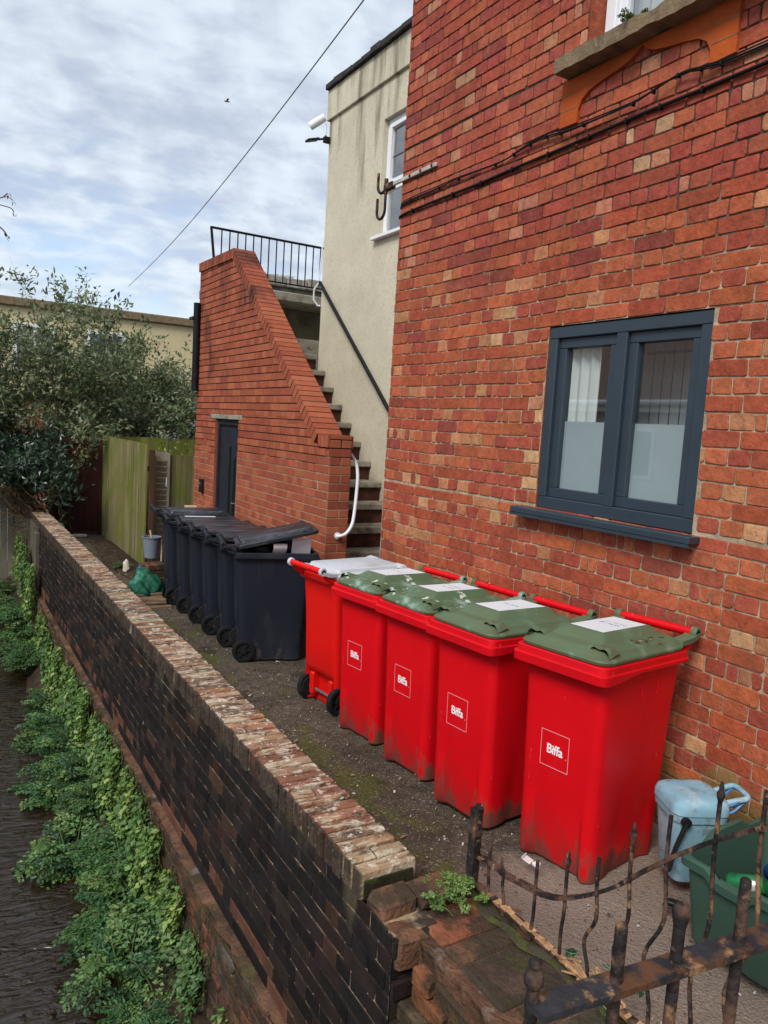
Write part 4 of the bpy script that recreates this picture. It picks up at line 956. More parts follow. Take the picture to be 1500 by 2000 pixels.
redspec = [((2.472, 2.236, -.052), 10, 'nearest red wheelie bin, green lid with leaf litter, next to the pale blue caddy'),
           ((2.371, 2.761, -.060), 6, 'second nearest red wheelie bin, green lid sticker with a yellow green corner'),
           ((2.425, 3.335, -.098), 6, 'middle red wheelie bin of the row, green lid whitened at its front slope'),
           ((2.432, 3.885, -.119), 8, 'red wheelie bin beside the grey lidded one, green lid with its sticker fully worn blank')]
for i, (loc, yaw, lab) in enumerate(redspec):
    root, lid = make_bin(loc, R(yaw), (M_red, M_green if i < 2 else M_green2, M_red, M_green), lab, REDG, wheels_visible=False)
    root.scale = (1.0 if i == 0 else .96, .97, 1.075 if i == 0 else 1.05); root.rotation_euler = (0, R(1.6), R(yaw)); logo(root, .018+.008*(i % 2))
    ls = [[(.0, -.045, .04, .012), (.04, -.06, .055, .003)], [(-.0, -.05, .045, .009)], [(-.02, -.05, .05, .007), (.03, -.05, .05, .007)], [(.0, -.05, .05, .002)]][i]
    sticker(lid, ls, seed=i+3)
    if i == 0:
        rr = random.Random(8); mb = MB(); piv = Vector((.388, 0, .915))
        for k in range(16):
            a = rr.uniform(0, 6.28); s = rr.uniform(.008, .02); c = Vector((.03+rr.gauss(0, .05), -.165+rr.gauss(0, .018), .9105+rr.uniform(0, .008)))
            d = Vector((math.cos(a), math.sin(a), rr.uniform(-.1, .3)))*s; e = d.cross(Vector((0, 0, 1)))*.35
            mb.add([c-d-piv, c+e+Vector((0, 0, .003))-piv, c+d-piv, c-e-piv], [(0, 1, 2), (0, 2, 3)], 0, rr.choice(((.12, .07, .035), (.28, .20, .12), (.07, .045, .03))))
        mb.obj('leaf_litter', M_chip, lid, recalc=False)
root, lid = make_bin((2.435, 4.40, -.119), R(180+7), (M_red2, M_wlid, M_red2, M_wlid), 'bright red wheelie bin with a grey white lid and its wheels toward the stream', REDG, lid_style='flat'); root.scale = (.97, .96, 1.04)
BLKG = 'dark grey wheelie bins below the stair wall'
blk = [((2.335, 5.60, -.128), 180-15, -12.5, 'nearest dark wheelie bin with lid propped ajar over paper rubbish'),
       ((2.36, 6.07, -.14), 180-13, 0, 'closed dark wheelie bin next behind the one propped open'),
       ((2.36, 6.50, -.152), 180-12, 0, 'third dark wheelie bin counting back from the one propped open'),
       ((2.37, 6.93, -.163), 180-12, 0, 'dark wheelie bin two places nearer than the one by the grey bucket'),
       ((2.37, 7.36, -.174), 180-10, 0, 'dark wheelie bin with a white strip on its lid'),
       ((2.36, 7.80, -.185), 180-6, 0, 'farthest dark wheelie bin with raised flat lid beside the grey bucket')]
for i, (loc, yaw, op, lab) in enumerate(blk):
    root, lid = make_bin(loc, R(yaw), (M_bbin, M_blid, M_bbin, M_blid), lab, BLKG, lid_style='flat', lid_open=-op)
    if i == 4:
        mb = MB(); piv = Vector((.388, 0, .915)); mb.box((-.10, -.15, .9175), (.20, -.09, .9185)); mb.v = [tuple(Vector(v)-piv) for v in mb.v]; mb.obj('white_strip', M_white, lid)
    if i == 5: root.scale = (1.0, 1.0, 1.05)
# rubbish in the open bin
rb = empty('rubbish', (2.42, 5.55, .745), R(-15), 'white papers and scraps bulging from the propped open dark bin', 'rubbish')
mb = MB()
def curl(mb, c, wd, ht, bendy, rot):
    n = 8; vs = []
    for j in range(n+1):
        t = j/n
        for s in (-1, 1): vs.append(Vector(c)+Matrix.Rotation(rot, 3, 'Z') @ Vector((s*wd/2, bendy*math.sin(t*2.2), ht*t*(1-.25*t))))
    mb.add(vs, [(2*j, 2*j+1, 2*j+3, 2*j+2) for j in range(n)])
curl(mb, (.12, -.10, -.03), .15, .17, -.03, 0); curl(mb, (-.06, -.12, -.04), .11, .13, -.05, .2)
mb.obj('paper', M_paper, rb, smooth=60, recalc=False)
mb = MB(); rr = random.Random(3)
for k in range(9): mb.box((-.05, -.035, -.02), (.05, .035, .03), bev=.012, rot=Matrix.Rotation(rr.uniform(0, 3), 3, 'Z') @ Matrix.Rotation(rr.uniform(-.6, .6), 3, 'X'), loc=(rr.uniform(-.22, .22), rr.uniform(-.12, .12), rr.uniform(-.02, .035)), jit=.01)
mb.obj('black_bag', M_bpl, rb)

# ------------------------------------------------------------------ caddy and green box
ca = empty('food_caddy', (2.635, 1.855, .02), R(-26), 'weathered pale blue food caddy with strong blue handle beside the nearest red bin', 'caddy')
mb = MB(); mb.loft([rrect(-.105*k, .105*k, -.105*k, .105*k, .045*k, z, 5, 2) for z, k in ((0, .80), (.01, .85), (.30, 1.12), (.305, 1.2), (.335, 1.22), (.337, 1.14))]); mb.obj('body', M_caddy, ca, smooth=40)
mb = MB(); mb.loft([rrect(-.128*k, .128*k, -.128*k, .128*k, .055*k, z, 6, 2) for z, k in ((.337, .98), (.342, 1.03), (.372, 1.02), (.392, .96), (.405, .80), (.410, .55), (.411, .2))]); mb.obj('lid', M_caddy, ca, smooth=50)
mb = MB(); mb.tube(cat([(.12, -.055, .37), (.17, -.06, .385), (.225, -.06, .40), (.235, 0, .402), (.225, .06, .40), (.17, .06, .385), (.12, .055, .37)]), .013, 8); mb.obj('lid_handle', M_caddy, ca, smooth=60)
for s in (-1, 1):
    mb = MB(); mb.tube([(.125, s*.07, .36), (.22, s*.063, .388), (.222, s*.06, .392), (.175, s*.06, .34), (.128, s*.05, .30)], [.006, .006, .008, .008, .008], 6); mb.obj('lid_catch', M_cadblue, ca, smooth=60)
mb = MB(); mb.tube([(-.085, -.14, .318), (-.12, -.135, .20), (-.135, -.12, .08)], .011, 6); mb.lathe([(0, -.01), (.022, -.01), (.022, .01), (0, .01)], 10, M=Matrix.Translation((-.085, -.135, .318)) @ Matrix.Rotation(R(90), 4, 'X')); mb.obj('carry_handle', M_bpl, ca, smooth=60); ca.scale = (.90, .90, .86)
gb = empty('recycling_box', (2.53, 1.43, .02), R(4), 'open dark green recycling box behind the iron railing', 'box')
mb = MB()
Lx, Ly = .27, .175
outr = [rrect(-Lx*k, Lx*k, -Ly*k, Ly*k, .03, z, 4, 8) for z, k in ((0, .84), (.008, .86), (.285, .985))]
lip = [rrect(-Lx-d_, Lx+d_, -Ly-d_, Ly+d_, .035, z, 4, 8) for z, d_ in ((.285, .0), (.283, .016), (.312, .018), (.318, .008), (.316, -.006))]
inn_ = [rrect(-Lx*k, Lx*k, -Ly*k, Ly*k, .03, z, 4, 8) for z, k in ((.29, .955), (.02, .84))]
rg = outr+lip+inn_
for r_ in rg[3:8]:
    for p in r_:
        if p.x < -.2 and abs(p.y) < .07: p.z -= .028*min(1, (.07-abs(p.y))/.02)
        if p.y > .15 and abs(p.x) < .13: p.z += .035*min(1, (.13-abs(p.x))/.04)
mb.loft(rg); mb.obj('tub', M_gbox, gb, smooth=35)
rr = random.Random(2)
for k, (px, py, c) in enumerate(((.02, -.02, (.02, .16, .05)), (.10, .03, (.02, .05, .20)), (.12, -.07, (.55, .56, .58)), (-.06, .06, (.03, .20, .08)), (.19, -.01, (.03, .15, .05)))):
    M = Matrix.Translation((2.53+px, 1.43+py, .20+.02*(k % 2))) @ Matrix.Rotation(rr.uniform(0, 6.28), 4, 'Z') @ Matrix.Rotation(R(78), 4, 'X')
    labs = ('green drinks can lying in the dark green box by its near corner', 'dark blue drinks can in the dark green box', 'silver grey drinks can in the dark green box', 'green drinks can at the back of the dark green box', 'green drinks can at the wall end of the dark green box')
    mb = MB(); mb.lathe([(.0, -.058), (.024, -.06), (.032, -.05), (.032, .045), (.026, .058), (.024, .056), (0, .055)], 16, M=M)
    tag(mb.obj('drinks_can', mat('can_print', c, .3, .3, 20, 0, metal=.3, layers=[dict(col=(.6, .62, .6), scale=14, lo=.58, hi=.62)]), smooth=40), labs[k], 'can', 'drinks cans in the green box')
o = MB().box((-.11, -.20, 0), (.16, .20, .10), bev=.01).obj('black_crate', M_bpl); o.location = (2.62, 1.02, .02); tag(o, 'flat black plastic crate on the ground before the green box', 'crate')
o = MB().box((-.035, -.06, .0), (.03, .07, .012), bev=.003).box((-.02, -.05, .012), (.03, .05, .03), bev=.006).obj('black_litter', M_bpl); o.location = (2.40, 1.70, .022); o.rotation_euler = (0, 0, .5); o.scale = (.7, .7, .7); tag(o, 'black plastic scrap at the foot of the blue caddy', 'litter')
mb = MB(); curl(mb, (0, 0, 0), .03, .02, .03, .4); mb.box((-.012, -.03, 0), (.012, -.012, .012), bev=.003)
o = mb.obj('litter', M_paper, recalc=False); o.location = (2.10, 2.17, .022); o.scale = (1.3, 1.3, 1.3); tag(o, 'small white curl of litter in front of the nearest red bin', 'litter')

# ------------------------------------------------------------------ clutter beyond the black bins
bk = empty('bucket', (2.10, 8.42, .17), 0, 'grey bucket with a pale mop handle beside the farthest dark bin', 'bucket')
mb = MB(); mb.loft([[Vector((r*math.cos(a), r*math.sin(a), z)) for a in [2*math.pi*k/20 for k in range(20)]] for r, z in ((.075, 0), (.095, .22), (.104, .222), (.104, .232), (.092, .232), (.074, .02))]); mb.obj('pail', M_grey, bk, smooth=40)
mb = MB(); mb.tube([(.03, 0, .05), (-.02, .0, .30)], .010, 8); mb.tube([(.10, -.03, .21), (.10, -.04, .02), (.10, -.04, -.04)], .009, 6); mb.obj('mop_handle', M_card, bk, smooth=60)
cr = empty('brick_pile', (2.08, 8.22, gz(8.2)), R(10), 'stack of loose bricks under the grey bucket', 'bricks')
mb = MB(); rr = random.Random(6)
for k in range(5):
    for j in range(2): mb.box((-.11, -.10+.105*j, .068*k), (.11, -.003+.105*j, .066+.068*k), 0, jc((.20, .09, .055), .25), bev=.006, rot=Matrix.Rotation(rr.uniform(-.06, .06), 3, 'Z'))
mb.obj('brick', M_old, cr)
def blob(name, ma, loc, sx, sy, sz_, seed, label, cat_, sub=3, amp=.25, rot=0):
    rr = random.Random(seed); bm = bmesh.new(); bmesh.ops.create_icosphere(bm, subdivisions=sub, radius=1)
    ph = [rr.uniform(0, 6) for _ in range(9)]
    for v in bm.verts:
        p = v.co; k = 1+amp*(math.sin(3*p.x+ph[0])*math.sin(2.6*p.y+ph[1])+.5*math.sin(6*p.z+ph[2]+3*p.x)+.35*math.sin(9*p.y+ph[3])*math.sin(8*p.x+ph[4]))+amp*.5*(abs(math.sin(7*p.x+5*p.z+ph[5]))+abs(math.sin(6*p.y-6*p.z+ph[6]))-1)*(1 if sub > 4 else 0)
        v.co = Vector((p.x*sx*k, p.y*sy*k, max(-.35, p.z)*sz_*k+sz_*.33))
    me = bpy.data.meshes.new(name); bm.to_mesh(me); bm.free(); me.materials.append(ma); me.shade_smooth()
    o = bpy.data.objects.new(name, me); COL.objects.link(o); o.location = loc; o.rotation_euler = (0, 0, rot); return tag(o, label, cat_)
blob('garden_sack', M_tarp, (1.97, 8.12, gz(8)), .17, .27, .19, 4, 'crumpled shiny green sack slumped before the grey bucket', 'sack', 5, .16)
o = MB().loft([[Vector((r*math.cos(2*math.pi*k/16), r*math.sin(2*math.pi*k/16), z)) for k in range(16)] for r, z in ((.05, 0), (.06, .07), (.05, .10), (.03, .13), (.03, .15))]).obj('blue_tub', M_blue, smooth=40); o.location = (2.11, 8.9, gz(8.9)+.07); tag(o, 'small blue plastic tub on the soil behind the green sack', 'tub')
blob('plaster_lump', mat('white_plaster_lump', (.62, .58, .50), .9, .2, 10, .4), (2.10, 9.62, gz(9.6)+.03), .045, .05, .10, 9, 'white upright lump lying on the soil by the green fence', 'lump', 3, .2)
o = MB().box((-.11, -.012, 0), (.11, .012, .42), bev=.003).obj('pale_board', M_card); o.location = (2.90, 9.55, .19); o.rotation_euler = (R(-6), 0, R(-8)); tag(o, 'pale square of board leaning by the far corner of the stair wall', 'board')
mb = MB(); rr = random.Random(12)
for k in range(7): mb.box((-.18, -.035, 0), (.18, .035, .022), bev=.003, rot=Matrix.Rotation(rr.uniform(-.3, .3), 3, 'Z'), loc=(rr.uniform(-.03, .03), -.22+.075*k, .0+.024*(k % 3)))
o = mb.obj('timber_offcuts', mat('grey_brown_timber', (.17, .11, .07), .9, .3, 8, .3)); o.location = (1.90, 7.75, gz(7.7)); tag(o, 'scatter of broken timber slats beneath the green sack', 'timber')

# ------------------------------------------------------------------ fences and gate
random.seed(31)
def boards(mb, A, B, z0, zt, wdt=.10, th=.016, cols=((.20, .17, .085), (.17, .155, .06), (.23, .20, .11)), zj=.006):
    A = Vector(A); B = Vector(B); d = (B-A); n = max(1, round(d.length/wdt)); t = d.normalized(); nr = Vector((-t.y, t.x))
    for k in range(n):
        p = A+d*(k/n); q = A+d*((k+1)/n)*1.0; o = nr*(th if k % 2 else th*.55); z1 = zt+random.uniform(-zj, zj)
        q = q-t*.003
        vs = [Vector((a.x, a.y, z)) for z in (z0, z1) for a in (p+o, q+o*.6, q-nr*th*.6, p-nr*th*.6)]
        mb.add(vs, [(0, 3, 2, 1), (4, 5, 6, 7), (0, 1, 5, 4), (1, 2, 6, 5), (2, 3, 7, 6), (3, 0, 4, 7)], 0, jc(random.choice(cols), .12, .05))
gf = empty('board_fence', (2.4, 11.4, 0), 0, 'tall green tinged close board fence running along the soil bed', 'fence'); gl = lambda o: (setattr(o, 'parent', gf), setattr(o, 'location', (-2.4, -11.4, 0)), o)[2]
mb = MB(); boards(mb, (2.42, 12.95), (2.40, 9.98), -.35, 1.345); gl(mb.obj('board_panel', M_wood))
mb = MB(); mb.box((2.425, 9.985, 1.0), (2.47, 12.95, 1.06)); mb.box((2.425, 9.985, .2), (2.47, 12.95, .26)); gl(mb.obj('rail', M_gate))
M_post = mat('dark_brown_post', (.075, .040, .025), .9, .25, 6, .4, 40, vec=(2, 2, .3))
g2 = empty('garden_gate', (2.6, 10.15, 0), 0, 'weathered garden gate with a louvred panel next to the green board fence', 'gate'); gl2 = lambda o: (setattr(o, 'parent', g2), setattr(o, 'location', (-2.6, -10.15, 0)), o)[2]
mb = MB(); mb.box((2.44, 9.96, -.3), (2.50, 10.03, 1.28), bev=.004); gl2(mb.obj('post', M_post))
M_greyw = mat('grey_weathered_wood', (.24, .215, .165), .92, .25, 5, .5, 40, vec=(2, 2, .4))
mb = MB(); yg = 10.08; mb.box((2.515, yg, -.25), (2.55, yg+.03, 1.27)); mb.box((2.69, yg, -.25), (2.725, yg+.03, 1.24)); mb.box((2.55, yg, 1.15), (2.69, yg+.03, 1.25)); gl2(mb.obj('gate_frame', M_greyw))
mb = MB()
for k in range(17): mb.box((2.55, -.004, -.035), (2.69, .004, .04), rot=Matrix.Rotation(R(28), 3, 'X'), loc=(0, yg+.015, -.1+.075*k))
gl2(mb.obj('slat_panel', M_greyw))
mb = MB(); mb.box((2.675, yg-.006, .80), (2.69, yg-.0005, .92)); gl2(mb.obj('latch', M_upvc))
bf = empty('board_fence', (2.95, 10.1, 0), 0, 'short brown board fence between the louvred gate and the brick stair wall', 'fence')
mb = MB(); boards(mb, (2.735, 10.12), (3.25, 10.12), -.35, 1.215, .075, cols=((.15, .125, .075), (.18, .15, .09), (.12, .10, .06))); o = mb.obj('board_panel', M_wood, bf); o.location = (-2.95, -10.1, 0)
rf = empty('board_fence', (3.2, 13.0, 0), 0, 'mossy green fence seen over the top of the louvred gate', 'fence')
mb = MB(); boards(mb, (2.46, 12.9), (4.1, 12.9), -.4, 1.34, .11, cols=((.16, .16, .04), (.19, .18, .05))); o = mb.obj('board_panel', M_wood, rf); o.location = (-3.2, -13.0, 0)
dg_ = empty('plank_gate', (2.08, 12.95, 0), 0, 'dark brown wooden gate closing the far end of the lane', 'gate')
mb = MB(); boards(mb, (1.70, 12.98), (2.40, 12.98), -.21, 1.20, .11, cols=((1, 1, 1),)); o = mb.obj('board_panel', M_gate, dg_); o.location = (-2.08, -12.95, 0)
mb = MB(); mb.box((1.66, 12.93, -.3), (1.74, 13.03, 1.29)); mb.box((2.36, 12.93, -.3), (2.415, 13.03, 1.29)); mb.box((1.74, 12.94, 1.21), (2.36, 13.02, 1.27)); o = mb.obj('gate_frame', M_gate, dg_); o.location = (-2.08, -12.95, 0)
mb = MB(); mb.tube([(2.25, 12.93, .55), (2.25, 12.90, .55), (2.29, 12.90, .55)], .008, 6); o = mb.obj('handle', M_axle, dg_); o.location = (-2.08, -12.95, 0)
o = MB().box((1.74, 12.60, gz(12)+.001), (2.14, 12.72, gz(12)+.035), bev=.006).obj('gate_step', M_conc); tag(o, 'pale stone step at the foot of the dark brown gate', 'step')
ff = empty('plank_fence', (.6, 15.4, 0), 0, 'grey plank fence beyond the end of the stream wall', 'fence')
mb = MB(); boards(mb, (-1.6, 15.3), (1.34, 15.3), -1.7, .25, .12, cols=((.12, .105, .08), (.10, .09, .07))); o = mb.obj('board_panel', M_greyw, ff); o.location = (-.6, -15.4, 0)

# ------------------------------------------------------------------ buildings behind
bb = empty('far_building', (4, 20, 0), 0, 'long cream building with a dark parapet seen behind the leafy bush', 'building'); bl = lambda o: (setattr(o, 'parent', bb), setattr(o, 'location', (-4, -20, 0)), o)[2]
mb = MB(); mb.box((-8, 20, -.42), (11, 27, 4.02)); bl(mb.obj('wall', M_bgcream))
mb = MB(); mb.box((-8.1, 19.9, 4.021), (11.1, 27.1, 4.22), bev=.02); bl(mb.obj('parapet', M_stone))
for xw in (1.7, 3.3):
    mb = MB(); x0, x1, z0, z1 = xw, xw+.9, 2.55, 3.65
    mb.box((x0, 19.93, z0), (x1, 19.999, z0+.08)); mb.box((x0, 19.93, z1-.07), (x1, 19.999, z1)); mb.box((x0, 19.93, z0+.08), (x0+.07, 19.999, z1-.07)); mb.box((x1-.07, 19.93, z0+.08), (x1, 19.999, z1-.07)); mb.box((xw+.42, 19.94, z0+.08), (xw+.48, 19.999, z1-.07))
    wn = bl(mb.obj('window', M_upvc)); MB().box((x0+.07, 19.975, z0+.08), (x1-.07, 19.985, z1-.07)).obj('pane', mat('dark_far_glass', (.10, .12, .15), .15, .1, 3, 0), wn)
wb = empty('white_outbuilding', (5, 18, 0), 0, 'low white walled outbuilding glimpsed beneath the bush', 'building')
mb = MB(); mb.box((3.98, 17.6, -.42), (7.5, 19.2, 2.22)); o = mb.obj('wall', M_wall, wb); o.location = (-5, -18, 0)
mb = MB(); mb.box((3.9, 17.5, 2.221), (7.6, 19.3, 2.30)); o = mb.obj('roof', M_slate, wb); o.location = (-5, -18, 0)
rbk = empty('brick_outbuilding', (3, 18, 0), 0, 'low red brick outbuilding above the dark brown gate', 'building')
mb = MB(); brickwork(mb, lambda u, v, d: (u, 17.6-d, v), .4, 3.96, -.4, 1.95, [], .077, [.235, .118], .010, lambda h, u, v: jc((.30, .09, .05) if random.random() < .8 else (.45, .36, .30), .15), depth=.004, rnd=.003, dj=.001)
mb.box((.4, 17.61, -.4), (3.96, 19.2, 1.95), 0, (.3, .09, .05)); o = mb.obj('wall', [M_sbrick, M_smortar], rbk, recalc=False); o.location = (-3, -18, 0)
mb = MB(); mb.box((.3, 17.5, 1.951), (3.97, 19.3, 2.03)); o = mb.obj('roof', M_slate, rbk); o.location = (-3, -18, 0)
pb = empty('flat_roof_building', (6.5, 14.5, 0), 0, 'flat roofed block with a worn stone parapet behind the landing railing', 'building')
mb = MB(); mb.box((4.75, 14.0, -.42), (9.5, 14.7, 4.29)); o = mb.obj('wall', M_dull, pb); o.location = (-6.5, -14.5, 0)
mb = MB(); x = 4.62
while x < 9.5: mb.box((x, 13.92, 4.291), (x+.42, 14.3, 4.49+random.uniform(-.02, .03)), bev=.02, jit=.01); x += .425
o = mb.obj('parapet_coping', M_conc, pb); o.location = (-6.5, -14.5, 0)
ae = empty('tv_aerial', (8.4, 20.6, 4.2), 0, 'thin television aerial on the roof behind the landing railing', 'aerial')
mb = MB(); mb.tube([(0, 0, .02), (0, 0, 1.62)], .016, 6); mb.obj('mast', M_wire, ae)
mb = MB(); mb.tube([(-.55, -.1, 1.55), (.55, .1, 1.62)], .010, 6)
for k in range(9): mb.tube([(-.5+.125*k, -.14, 1.55+.008*k), (-.5+.125*k, .14, 1.60+.008*k)], .006, 4)
mb.obj('array', M_wire, ae)
# bungalow across the stream: it is what the lower window mirrors
bg_ = empty('bungalow', (-9, 13, 0), 0, 'white bungalow with brown tiled roof mirrored in the dark framed window', 'house'); bgl = lambda o: (setattr(o, 'parent', bg_), setattr(o, 'location', (9, -13, 0)), o)[2]
mb = MB(); mb.box((-15, 7.5, -.02), (-8.5, 21, 2.45)); bgl(mb.obj('wall', mat('grey_white_wall', (.62, .65, .68), .9, .06, 2, .1)))
mb = MB(); mb.box((-8.51, 7.2, 2.46), (-8.06, 21.3, 2.60)); mb.tube([(-8.0, 7.2, 2.66), (-8.0, 21.3, 2.66)], .07, 8); bgl(mb.obj('fascia', M_upvc))
mb = MB(); mb.add([(-7.98, 7.1, 2.70), (-7.98, 21.4, 2.70), (-11.7, 21.4, 5.0), (-11.7, 7.1, 5.0), (-15.4, 7.1, 2.70), (-15.4, 21.4, 2.70)], [(0, 1, 2, 3), (3, 2, 5, 4), (0, 3, 4), (1, 5, 2)]); bgl(mb.obj('roof', M_tile))
for yw in (9.5, 12.2, 15.3):
    mb = MB(); mb.box((-8.49, yw, .9), (-8.44, yw+1.5, 2.1)); wn = bgl(mb.obj('window', M_upvc)); MB().box((-8.439, yw+.08, .98), (-8.43, yw+.7, 2.02)).box((-8.439, yw+.78, .98), (-8.43, yw+1.42, 2.02)).obj('pane', mat('dark_far_glass', (.10, .12, .15), .15, .1, 3, 0), wn)

# overhead wire and gull
mb = MB(); A = Vector((3.25, 5.2, 5.62)); B = Vector((4.30, 20.2, 4.86)); mb.tube([A.lerp(B, t/24)+Vector((0, 0, -.22*math.sin(math.pi*t/24))) for t in range(25)], .0065, 6)
tag(mb.obj('overhead_wire', M_wire), 'single thin telephone wire slanting across the sky', 'wire')
bd = empty('bird', (8.22, 25.0, 11.77), 0, 'tiny gull gliding high in the cloudy sky', 'bird'); bd.scale = (.6, .6, .6)
mb = MB(); mb.tube([(-.16, 0, 0), (-.08, 0, .0), (.05, 0, .01), (.14, 0, .02), (.18, 0, .02)], [.01, .035, .045, .028, .008], 8); mb.obj('body', M_gull, bd, smooth=60)
for s in (-1, 1):
    mb = MB(); mb.add([(-.05, s*.02, .02), (.06, s*.02, .02), (.07, s*.17, .10), (.0, s*.32, .06), (-.05, s*.17, .09)], [(0, 1, 2, 4), (4, 2, 3)]); mb.obj('wing', M_gull, bd, recalc=False)

# ------------------------------------------------------------------ plants
def leaf(mb, p, d, up, ln_, wd, col, fold=.25):
    d = d.normalized(); s = d.cross(up); s = s.normalized() if s.length > 1e-4 else d.orthogonal().normalized(); n = s.cross(d)
    a = p; b = p+d*ln_*.5+s*wd*.5+n*wd*fold*.4; c = p+d*ln_-n*ln_*.12; e = p+d*ln_*.5-s*wd*.5+n*wd*fold*.4; m_ = p+d*ln_*.5-n*wd*.05
    mb.add([a, b, c, e, m_], [(0, 1, 4), (1, 2, 4), (2, 3, 4), (3, 0, 4)], 0, col)
def rdir(rr, up=0.0):
    v = Vector((rr.gauss(0, 1), rr.gauss(0, 1), rr.gauss(0, 1)+up)); return v.normalized()
def grow(rr, mbw, tips, p, d, length, r, lvl, maxl, spread, lift, segs=5):
    pts = [p.copy()]; rad = [r]
    for k in range(segs):
        d = (d+rdir(rr)*.22+Vector((0, 0, lift))*.12).normalized(); p = p+d*length/segs; pts.append(p.copy()); rad.append(r*(1-.45*(k+1)/segs))
        if lvl < maxl and k >= 1:
            for _ in range(1 if rr.random() < .75 else 2): grow(rr, mbw, tips, p.copy(), (d+rdir(rr)*spread).normalized(), length*rr.uniform(.5, .75), rad[-1]*.65, lvl+1, maxl, spread, lift, 4)
        if lvl >= maxl-1: tips.append((p.copy(), d.copy(), lvl))
    mbw.tube(pts, rad, 5 if lvl else 7, cap=False)
def bush(name, base, stems, maxl, seed, leafn, lsize, cols, label, cat_, spread=.7, lift=.3, dirs=None, length=1.3, r0=.03, keep=lambda p: True, fold=.3, lm=None, group=None):
    rr = random.Random(seed); root = empty(name, base, 0, label, cat_, group); wood = MB(); tips = []
    for i in range(stems):
        a = rr.uniform(0, 6.283); d = dirs[i % len(dirs)] if dirs else Vector((math.cos(a)*.6, math.sin(a)*.6, 1))
        grow(rr, wood, tips, Vector((rr.uniform(-.12, .12), rr.uniform(-.12, .12), 0)), (Vector(d)+rdir(rr)*.15).normalized(), length*rr.uniform(.8, 1.2), r0*rr.uniform(.7, 1.2), 0, maxl, spread, lift)
    wood.obj('branches', M_bark, root, smooth=60, recalc=False)
    lf = MB()
    for (p, d, lv) in tips:
        if not keep(p): continue
        base_c = rr.choice(cols)
        for k in range(leafn):
            ld = (d*.5+rdir(rr, .2)).normalized(); q = p+rdir(rr)*lsize*rr.uniform(.2, 1.6)
            leaf(lf, q, ld, rdir(rr, 1.2), lsize*rr.uniform(.6, 1.25), lsize*rr.uniform(.28, .45), jc(base_c, .3, .08), fold)
    lf.obj('leaves', lm or M_leaf, root, recalc=False)
    return root
OL = ((.150, .190, .085), (.105, .150, .055), (.200, .235, .115), (.075, .108, .045), (.260, .280, .170))
bush('leafy_bush', (1.45, 14.4, .2), 10, 3, 41, 8, .105, OL, 'large loose grey green bush arching over the dark brown gate', 'bush', .75, .22, [(-.55, 0, 1), (-.15, .1, 1.2), (.5, -.2, .9), (1.1, 0, .7), (.3, .2, 1.2), (.85, -.1, 1), (-.2, -.2, 1), (1.3, -.1, .42), (.7, .1, 1.2)], 1.55, .035, keep=lambda p: p.z < 3.55)
bush('leafy_bush', (2.75, 15.3, .3), 9, 3, 47, 7, .10, OL, 'thinner bush with long arching sprays behind the larger one', 'bush', .7, .25, [(.2, 0, 1.2), (.6, 0, 1), (.9, -.1, .9), (.1, 0, 1.3), (.5, .2, 1.1), (1.1, 0, .6), (-.2, 0, 1.2)], 1.6, .028)
DK = ((.020, .042, .022), (.030, .060, .028), (.014, .030, .018), (.045, .080, .040))
bush('laurel_shrub', (1.72, 13.0, -.25), 13, 2, 53, 7, .12, DK, 'dark glossy evergreen shrub leaning over the far end of the low wall', 'shrub', .8, .1, [(-.5, -.3, 1), (-.3, -.5, .9), (.05, -.3, 1), (-.8, 0, .8), (-.1, -.2, 1.1), (-.9, -.2, 1.0)], .82, .02, lm=M_gloss, keep=lambda p: p.x < .10 and (p.z > .85 or (p.x > -.05 and p.z > .35)))
bush('laurel_shrub', (1.30, 14.2, -.1), 10, 2, 59, 8, .11, DK, 'dark evergreen shrub at the left edge behind the end of the low wall', 'shrub', .8, .15, None, .95, .02, lm=M_gloss, keep=lambda p: p.z > .75)
# riverside clumps: stems with divided leaves
def fern_mesh(seed, cols, n=26, ls=.026, h=.42):
    rr = random.Random(seed); lf = MB(); st_ = MB()
    for i in range(n):
        a = rr.uniform(0, 6.283); out_ = rr.uniform(.1, .75); p = Vector((rr.gauss(0, .05), rr.gauss(0, .05), 0)); d = Vector((math.cos(a)*out_, math.sin(a)*out_, 1)).normalized(); hh = h*rr.uniform(.55, 1.15); c0 = rr.choice(cols); pts = [p.copy()]
        for k in range(9):
            d = (d+Vector((math.cos(a)*.10, math.sin(a)*.10, -.13))).normalized(); p = p+d*hh/9; pts.append(p.copy())
            if k < 3: continue
            sd_ = d.cross(Vector((0, 0, 1))).normalized(); w_ = hh*.34*(1-(k-3)/7.5)
            for s in (-1, 1):
                m3 = max(3, int(w_/ls*1.9))
                for j in range(m3):
                    t = (j+.6)/m3; q = p+(sd_*s*.9+d*.45)*w_*t; 
                    for sg in (-1, 1):
                        ld = (sd_*s*.8+d*.5*sg+d*.35+rdir(rr)*.3).normalized()
                        leaf(lf, q+rdir(rr)*.006, ld, Vector((0, 0, 1))+rdir(rr)*.5, ls*rr.uniform(.7, 1.3)*(1-.35*t), ls*.55, jc(c0, .25, .08))
        st_.tube(pts, .003, 4, cap=False)
    return lf, st_
GR = ((.060, .155, .048), (.042, .115, .042), (.105, .205, .058), (.028, .078, .030), (.14, .22, .06))
LG = ((.18, .29, .05), (.13, .23, .045), (.25, .35, .09), (.08, .155, .038))
M_stem = mat('green_stem', (.09, .13, .04), .7, .2, 10, 0)
protos = []
random.seed(77)
spots = []
y = 2.9; i = 0
